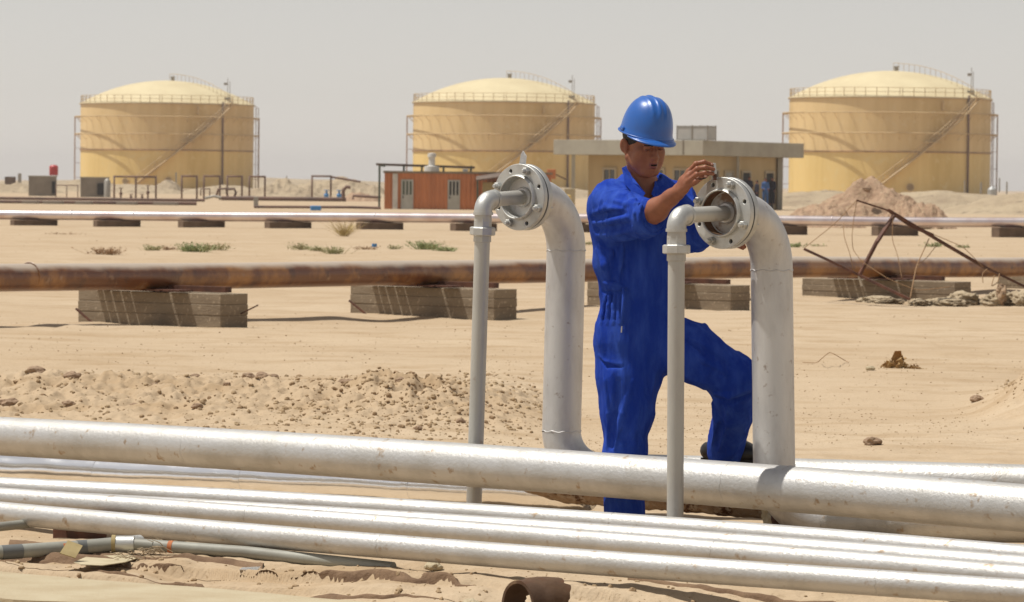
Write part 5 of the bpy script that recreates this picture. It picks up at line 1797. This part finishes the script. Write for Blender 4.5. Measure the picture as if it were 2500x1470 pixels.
for i in range(nr_):
    for k in range(ns):
        w = 2 * math.pi * k / ns
        vo.append(KO + KR @ dome(i / nr_, w)); vi.append(KO + KR @ dome(i / nr_, w, -.0035))
vo.append(KO + KR @ dome(1, 0)); vi.append(KO + KR @ dome(1, 0, -.0035))
f = []
no = len(vo)
for i in range(nr_ - 1):
    for k in range(ns):
        l = (k + 1) % ns
        f.append((i * ns + k, (i + 1) * ns + k, (i + 1) * ns + l, i * ns + l))
        f.append((no + i * ns + k, no + i * ns + l, no + (i + 1) * ns + l, no + (i + 1) * ns + k))
for k in range(ns):
    l = (k + 1) % ns
    f.append(((nr_ - 1) * ns + k, no - 1, (nr_ - 1) * ns + l)); f.append((no + (nr_ - 1) * ns + k, no + (nr_ - 1) * ns + l, 2 * no - 1))
    f.append((k, l, no + l, no + k))
hel = hm.add(vo + vi, f).build("helmet", m_helmet, wt, smooth=True)
# peak and rain gutter
pk = MB()
np_ = 41; W0 = DEG(72)
rows = []
for j, (e, dz) in enumerate(((-.004, 0.006), (.010, .001), (.026, -.005), (.038, -.011))):
    for t_ in range(np_):
        w = -W0 + 2 * W0 * t_ / (np_ - 1)
        ex = e * (math.cos(w / W0 * math.pi / 2) ** .6 if e > 0 else 1)
        base_ = V(a_r * math.sin(w), -b_f * math.cos(w), -.003)
        q = base_ + V(math.sin(w) * .7, -math.cos(w), 0) * (ex + .004) + V(0, 0, dz * math.cos(w / W0 * math.pi / 2) - .003 * abs(math.sin(w)))
        rows.append(q)
top_ = [KO + KR @ q for q in rows]; bot_ = [KO + KR @ (q - V(0, 0, .0035)) for q in rows]
n4 = len(top_); f = []
for j in range(3):
    for t_ in range(np_ - 1):
        A = j * np_ + t_
        f += [(A, A + 1, A + np_ + 1, A + np_), (n4 + A, n4 + A + np_, n4 + A + np_ + 1, n4 + A + 1)]
for t_ in range(np_ - 1):
    A = 3 * np_ + t_
    f.append((A, A + 1, n4 + A + 1, n4 + A))
pk.add(top_ + bot_, f).build("peak", m_helmet, hel, smooth=True)
MB().tube([K(*(dome(.0, w) + V(math.sin(w) * .001, -math.cos(w) * .001, .002))) for w in np.linspace(0, 2 * math.pi, 90, endpoint=False)], .0034, 8, closed=True).build("rim", m_helmet, hel, smooth=True)
for sx in (-1, 1):
    MB().box(K(sx * .108, .004, .012), (.009, .030, .015), KR).build("slot_lug", m_helmet, hel, bevel=.004)

# --- the boiler suit
S = Field(V(W(1400, 600, 16.2)[0], 15.72, -.0), V(W(1862, 600, 16.2)[0], 16.62, W(1500, 385, 16.2)[2]), .005)
fwd_ = V(.5, -.86, 0)
chest, waist, hip = W(1563, 545, 16.19), W(1572, 690, 16.20), W(1570, 800, 16.21)
S.cap(W(1572, 505, 16.19), waist, .142, .134, k=.05, sq=(fwd_, 1.22))
S.cap(waist + V(0, 0, -.01), hip, .134, .134, k=.04, sq=(fwd_, 1.18))
S.cap(hip, W(1566, 850, 16.21), .134, .125, k=.05, sq=(fwd_, 1.15))
shR, shL = W(1487, 494, 16.10), W(1655, 494, 16.25)
S.cap(shR + V(.02, 0, 0), shL, .070, .066, k=.06)
S.cap(W(1500, 476, 16.13), W(1556, 440, 16.20), .050, .040, k=.04)
S.cap(W(1650, 478, 16.25), W(1600, 448, 16.21), .046, .038, k=.04)
S.line([W(1474, 520, 16.12), W(1500, 640, 16.16), W(1516, 700, 16.18), W(1510, 790, 16.19)], [.062, .072, .068, .080], k=.05)          # back of the suit bulging under the arm
# right sleeve
sc = elb + (shR - elb) * .06
S.cap(shR, sc, .078, .070, k=.035)
S.cap(W(1500, 560, 16.06), W(1566, 548, 15.90), .050, .052, k=.04)
cu = unit(wr - elb) * .5 + unit(elb - shR) * .5
cu = unit(cu)
S.line([sc - cu * .012, sc + cu * .026], .0735, k=.010)
# left sleeve
S.cap(shL, lel, .072, .066, k=.04); S.cap(lel, lel + (lwr - lel) * .55, .060, .050, k=.03)
# stance leg
S.line([W(1530, 840, 16.21), W(1534, 925, 16.20), W(1532, 1000, 16.19), W(1525, 1110, 16.20), W(1527, 1255, 16.21)], [.130, .118, .099, .080, .083], k=.05)
# stepping leg
kne = W(1802, 924, 16.20); ank = W(1770, 1104, 16.46)
S.line([W(1608, 828, 16.22), W(1696, 864, 16.20), kne], [.126, .106, .084], k=.035)
S.line([kne, W(1792, 1000, 16.32), ank], [.090, .083, .076], k=.03)
S.cap(W(1785, 950, 16.26), W(1796, 965, 16.28), .075, .08, k=.04)
S.cap(W(1700, 872, 16.2), W(1772, 912, 16.22), .094, .090, k=.03)
# neck opening
S.cap(neckb + V(0, .01, .10), neckb + V(.0, .0, -.02), .074, .066, k=.012, op='s')
vv0 = S.hit(1576, 470) if S.hit(1576, 470) is not None else neckb
S.line([W(1573, 430, 16.10), W(1577, 462, 16.085), W(1580, 484, 16.065)], [.056, .040, .018], k=.008, op='s')
# leg cuffs cut flat: trouser hems
S.ell(W(1527, 1340, 16.21), (.16, .16, .09), None, k=.004, op='s')
S.ell(ank + V(.0, -.0, -.095), (.12, .14, .055), None, k=.006, op='s')
S.cap(elb + cu * .125, elb + cu * .20, .085, k=.006, op='s')

def ridge(pts, r, op='u', k=.010, off=0.0):
    P_ = [S.hit(*q) for q in pts]
    P_ = [q for q in P_ if q is not None]
    if len(P_) > 1: r *= 1.35; S.line([q + V(0, off, 0) for q in P_], [r * .5] + [r] * (len(P_) - 2) + [r * .5] if len(P_) > 2 else r, k=k, op=op)


# folds of the upper sleeve and shoulder
for pts, r in (([(1450, 520), (1480, 508), (1520, 510)], .010), ([(1452, 545), (1490, 540), (1535, 530)], .010), ([(1462, 575), (1500, 572), (1550, 560)], .010),
               ([(1500, 490), (1530, 500), (1560, 498)], .008), ([(1470, 600), (1490, 620), (1480, 650)], .010), ([(1458, 610), (1475, 650), (1488, 680)], .009),
               ([(1505, 610), (1500, 650), (1496, 686)], .007), ([(1518, 600), (1516, 650), (1510, 688)], .006), ([(1530, 470), (1548, 492), (1560, 510)], .008),
               ([(1552, 485), (1566, 520), (1560, 556)], .008), ([(1540, 490), (1552, 522), (1548, 552)], .006)):
    ridge(pts, r)
for pts, r in (([(1448, 532), (1485, 522), (1528, 520)], .008), ([(1455, 562), (1495, 556), (1545, 545)], .008), ([(1500, 615), (1498, 650), (1494, 684)], .006), ([(1525, 612), (1523, 650), (1517, 690)], .006),
               ([(1556, 488), (1572, 520), (1566, 556)], .006)):
    ridge(pts, r, 's', k=.010)
# waist, pocket, trousers
ridge([(1476, 690), (1500, 694), (1526, 702)], .012, k=.004)
ridge([(1482, 700), (1502, 706), (1524, 710)], .007, k=.004)
ridge([(1474, 712), (1500, 716), (1530, 712)], .007, 's', k=.010)
for x1, x2 in ((1482, 1470), (1492, 1484), (1502, 1498), (1512, 1512)):
    ridge([(x1, 715), ((x1 + x2) / 2, 745), (x2, 790)], .006, k=.008)
    ridge([(x1 + 5, 718), ((x1 + x2) / 2 + 5, 745), (x2 + 5, 780)], .005, 's', k=.008)
ridge([(1462, 868), (1480, 884), (1518, 888)], .006, k=.006)
ridge([(1466, 878), (1482, 893), (1518, 897)], .006, 's', k=.006)
for pts, r in (([(1478, 930), (1486, 1010), (1482, 1090)], .008), ([(1545, 930), (1520, 1010), (1500, 1095)], .008), ([(1560, 1000), (1545, 1060), (1556, 1100)], .008),
               ([(1490, 1060), (1520, 1085), (1560, 1092)], .006), ([(1672, 780), (1720, 800), (1780, 850)], .008), ([(1675, 850), (1720, 880), (1780, 915)], .010), ([(1748, 960), (1780, 966), (1830, 950)], .012),
               ([(1740, 985), (1750, 1030), (1738, 1085)], .008), ([(1775, 985), (1770, 1040), (1755, 1100)], .008), ([(1668, 700), (1672, 740), (1668, 780)], .008)):
    ridge(pts, r)
for pts, r in (([(1512, 930), (1503, 1010), (1492, 1090)], .008), ([(1745, 972), (1780, 980), (1828, 966)], .009), ([(1675, 828), (1720, 855), (1780, 893)], .008), ([(1762, 990), (1762, 1040), (1747, 1092)], .008)):
    ridge(pts, r, 's', k=.016)
sv, sf = S.mesh()
# soft random wrinkles
nz = fbm(sv[:, 0] * 16, sv[:, 1] * 16, sv[:, 2] * 7, s=5, o=3)
nz2 = np.clip(1 - np.abs(fbm(sv[:, 0] * 13 + sv[:, 2] * 4, sv[:, 1] * 13, sv[:, 2] * 2.5, s=15, o=2)) * 1.5, 0, 1) ** 2.5
cen = np.stack([np.full(len(sv), 0.0)] * 3, -1)
suit = fast_mesh("boiler_suit", sv, sf, m_blue, True, parent=wt)
me = suit.data
nrm = np.zeros(len(sv) * 3, np.float32)
me.vertices.foreach_get('normal', nrm); nrm = nrm.reshape(-1, 3)
co = np.zeros(len(sv) * 3, np.float32); me.vertices.foreach_get('co', co); co = co.reshape(-1, 3)
co += nrm * (.0022 * nz + .0080 * nz2 - .002)[:, None].astype(np.float32)
me.vertices.foreach_set('co', co.ravel()); me.update()
sm = suit.modifiers.new("smooth", 'SMOOTH'); sm.factor = .5; sm.iterations = 1

# rolled cuff as its own band
cb = elb + cu * .018
MB().lathe(cb, cu, [(-.030, .066), (-.030, .0745), (-.012, .0785), (.004, .0775), (.012, .0735), (.018, .0755), (.026, .0735), (.030, .066), (.026, .058)], 40).build("rolled_cuff", m_blue, wt, smooth=True)


def flap(pts, name, thick=.004, parent=wt, lift=.006, m=m_blue):
    """small cloth piece laid on the suit: pixels, or pixels with a depth"""
    P_ = []
    for q in pts:
        if len(q) == 2:
            h_ = S.hit(*q); h_ = W(q[0], q[1], 16.1) if h_ is None else h_ + V(0, -lift, 0)
            P_.append(h_)
        else: P_.append(W(*q))
    k_ = len(P_); P_ = np.array(P_)
    c_ = P_.mean(0) + V(0, -.004, .002)
    top_ = list(P_) + [c_]; bot_ = [q + V(0, thick, 0) for q in top_]
    f_ = [(k_, (i + 1) % k_, i) for i in range(k_)] + [(2 * k_ + 1, k_ + 1 + i, k_ + 1 + (i + 1) % k_) for i in range(k_)]
    f_ += [(i, (i + 1) % k_, k_ + 1 + (i + 1) % k_, k_ + 1 + i) for i in range(k_)]
    return MB().add(top_ + bot_, f_).build(name, m, parent, bevel=.0015)


flap([(1518, 410, 16.115), (1531, 404, 16.16), (1541, 428, 16.095), (1560, 452, 16.04), (1576, 472, 16.02), (1565, 487, 16.012), (1546, 473, 16.03), (1527, 452, 16.06)], "collar")
flap([(1600, 436, 16.14), (1616, 433, 16.20), (1634, 446, 16.17), (1630, 466, 16.10), (1602, 486, 16.035), (1590, 474, 16.03), (1597, 455, 16.06)], "collar")
flap([(1527, 406, 16.165), (1533, 402, 16.20), (1600, 424, 16.26), (1616, 431, 16.22), (1612, 438, 16.24), (1570, 432, 16.27), (1535, 418, 16.20)], "collar_back", thick=.006)
# belt tab with a hanging strap and its clip
t_ = S.hit(1521, 702); tb_ = [t_ + V(.002, -.010, 0), W(1523, 725, t_[1] - .02), W(1520, 760, t_[1] - .018), W(1518, 796, t_[1] - .015)]
MB().tube(tb_, [.006, .0075, .006, .0065], 8).build("hanging_strap", m_blue, wt, smooth=True)
MB().bar(tb_[-1], W(1517, 812, t_[1] - .015), .010, .005).build("strap_clip", m_galv, wt, bevel=.001)
# zip line down the front
zp = [S.hit(1578 + .02 * (y_ - 480), y_) for y_ in range(490, 860, 14)]
zp = [q + V(0, -.001, 0) for q in zp if q is not None]


# --- shoes
def shoe(c, yaw, s_=1.0):
    R_ = Rz(yaw)
    F_ = Field(c - V(.2, .2, .03), c + V(.2, .2, .16), .005)
    def q(x, y, z): return c + R_ @ V(x, y, z) * s_
    F_.line([q(0, .075, .030), q(0, 0, .032), q(0, -.10, .028), q(0, -.145, .026)], [.032, .032, .040, .032], k=.03)
    F_.cap(q(0, .062, .035), q(0, .050, .045), .032, .030, k=.03)
    F_.cap(q(0, .02, .055), q(0, -.07, .045), .036, .034, k=.03)
    F_.cap(q(0, .055, .075), q(0, .05, .16), .024, k=.006, op='s')
    sl_, (X, Y, Z) = F_._win(F_.lo, F_.lo + F_.n * F_.h)
    F_.F = np.maximum(F_.F, (c[2] - Z) + 0 * X + 0 * Y).astype(np.float32)
    v_, f_ = F_.mesh()
    o_ = fast_mesh("shoe", v_, f_, m_shoe, True, parent=wt)
    so_ = MB()
    P_ = [q(.043 * math.cos(a_) * (1 if math.sin(a_) < 0 else .85), -.035 + .145 * math.sin(a_), 0) for a_ in np.linspace(0, 2 * math.pi, 32, endpoint=False)]
    v2 = [p_ + V(0, 0, .001) for p_ in P_] + [p_ - V(0, 0, .020) for p_ in P_]
    so_.add(v2, [tuple(range(32)), tuple(range(32, 64))[::-1]] + [(i, 32 + i, 32 + (i + 1) % 32, (i + 1) % 32) for i in range(32)])
    so_.build("sole", m_dark, o_)
    return o_


ztop = None
q = W(1775, 1128, 16.45)
shoe(V(q[0] - .008, 16.52, q[2] + .008), DEG(60), 1.0)
q = W(1527, 1280, 16.17)
shoe(V(q[0] - .01, 16.27, .012), DEG(6))

# the stud bolt in the fingers
a_, b_ = W(1742, 398, 15.668), W(1746, 440, 15.668)
t = thing("stud_bolt", "stud bolt with a pale nut held in the worker's fingertips above the right flange", "bolt", b_)
MB().lathe(a_, b_ - a_, [(0, .009), (.003, .0105), (.042, .0105), (.044, .009)], 6).build("nut", m_flange, t)
MB().tube([a_ + (b_ - a_) * .5, b_], .0075, 12).build("shank", m_rustdark, t)

# ------------------------------------------------------------------ people by the office door
def small_person(px, feet_py, Y, hpx, yaw, shirt, trousers, label, arm=0):
    c = W(px, feet_py, Y)
    Hh = hpx * Y / FPX; s_ = Hh / 1.75
    t_ = thing("person", label, "person", c, "people at the office door")
    R_ = Rz(yaw)
    def q(x, y, z): return c + R_ @ (V(x, y, z) * s_)
    F_ = Field(c - V(.5, .5, .02) * s_, c + V(.5, .5, 1.82) * s_, .022 * s_)
    F_.ell(q(0, 0, 1.62), (.075 * s_, .09 * s_, .115 * s_), R_, k=.01)
    F_.cap(q(0, .01, 1.56), q(0, .02, 1.42), .05 * s_, k=.03)
    F_.cap(q(0, .02, 1.38), q(0, 0, 1.0), .12 * s_, .10 * s_, k=.05)
    for sx in (-1, 1):
        F_.cap(q(sx * .17, .02, 1.40), q(sx * .22, 0, 1.12), .042 * s_, .035 * s_, k=.05)
        F_.cap(q(sx * .22, 0, 1.12), q(sx * (.20 - arm * .06), -.10 - .1 * arm, .90 + .15 * arm), .034 * s_, .028 * s_, k=.02)
        F_.ell(q(sx * (.20 - arm * .06), -.12 - .1 * arm, .85 + .16 * arm), (.03 * s_, .03 * s_, .06 * s_), R_, k=.02)
        F_.cap(q(sx * .09, 0, .98), q(sx * .10, 0, .50), .07 * s_, .05 * s_, k=.04)
        F_.cap(q(sx * .10, 0, .50), q(sx * .11, .01, .08), .048 * s_, .04 * s_, k=.02)
        F_.cap(q(sx * .11, .02, .05), q(sx * .13, -.13, .035), .04 * s_, .033 * s_, k=.02)
    v_, f_ = F_.mesh(); fast_mesh("body", v_, f_, m_skin, True, parent=t_)
    F_ = Field(c - V(.5, .5, .02) * s_, c + V(.5, .5, 1.82) * s_, .022 * s_)
    F_.cap(q(0, .02, 1.36), q(0, 0, .92), .165 * s_, .155 * s_, k=.05, sq=(R_ @ V(0, 1, 0), 1.35))
    for sx in (-1, 1):
        F_.cap(q(sx * .17, .02, 1.41), q(sx * .225, 0, 1.10), .062 * s_, .05 * s_, k=.05)
        F_.cap(q(sx * .225, 0, 1.10), q(sx * (.205 - arm * .05), -.08 - .08 * arm, .94 + .12 * arm), .05 * s_, .042 * s_, k=.02)
    v_, f_ = F_.mesh(); fast_mesh("shirt", v_, f_, shirt, True, parent=t_)
    F_ = Field(c - V(.5, .5, .02) * s_, c + V(.5, .5, 1.82) * s_, .022 * s_)
    F_.cap(q(0, 0, .98), q(0, 0, .90), .145 * s_, k=.05)
    for sx in (-1, 1): F_.line([q(sx * .09, 0, .92), q(sx * .11, -.01, .5), q(sx * .12, .01, .10)], [.10 * s_, .08 * s_, .07 * s_], k=.03)
    v_, f_ = F_.mesh(); fast_mesh("trousers", v_, f_, trousers, True, parent=t_)
    v_, f_ = ico(2)
    MB().add((v_ * V(.082, .095, .09) * s_) @ R_.T + q(0, .018, 1.66), f_).build("hair", m_hair, t_, smooth=True)


small_person(1829, 500, 240.6, 70, DEG(20), m_cloth_dark, m_cloth_dark, "dark-clothed person standing in the open doorway of the office", 1)
small_person(1847, 502, 239.6, 62, DEG(-60), m_cloth_dark, m_cloth_dark, "dark-clothed person slightly in front of the doorway, shortest of the group")
small_person(1868, 502, 240.2, 68, DEG(10), m_cloth_blue, m_cloth_blue, "person in light blue work clothes at the office door", 1)
small_person(1885, 500, 243.0, 68, DEG(-30), m_cloth_dark, m_cloth_dark, "dark-clothed person beside the office's right door")

# ------------------------------------------------------------------ dusty air
hz_ = bpy.data.materials.new("dusty_air"); hz_.use_nodes = True
_t = hz_.node_tree; _t.nodes.remove(_t.nodes['Principled BSDF'])
_v = _t.nodes.new('ShaderNodeVolumePrincipled'); _v.inputs['Color'].default_value = (.99, .955, .93, 1); _v.inputs['Density'].default_value = .00020
_v.inputs['Anisotropy'].default_value = .2
_t.links.new(_v.outputs[0], _t.nodes['Material Output'].inputs['Volume'])
struct(MB().box((0, 0, 12.0), (8200, 8200, 27.0)).build("haze", hz_), 'stuff', "thin dusty desert air over the whole site")
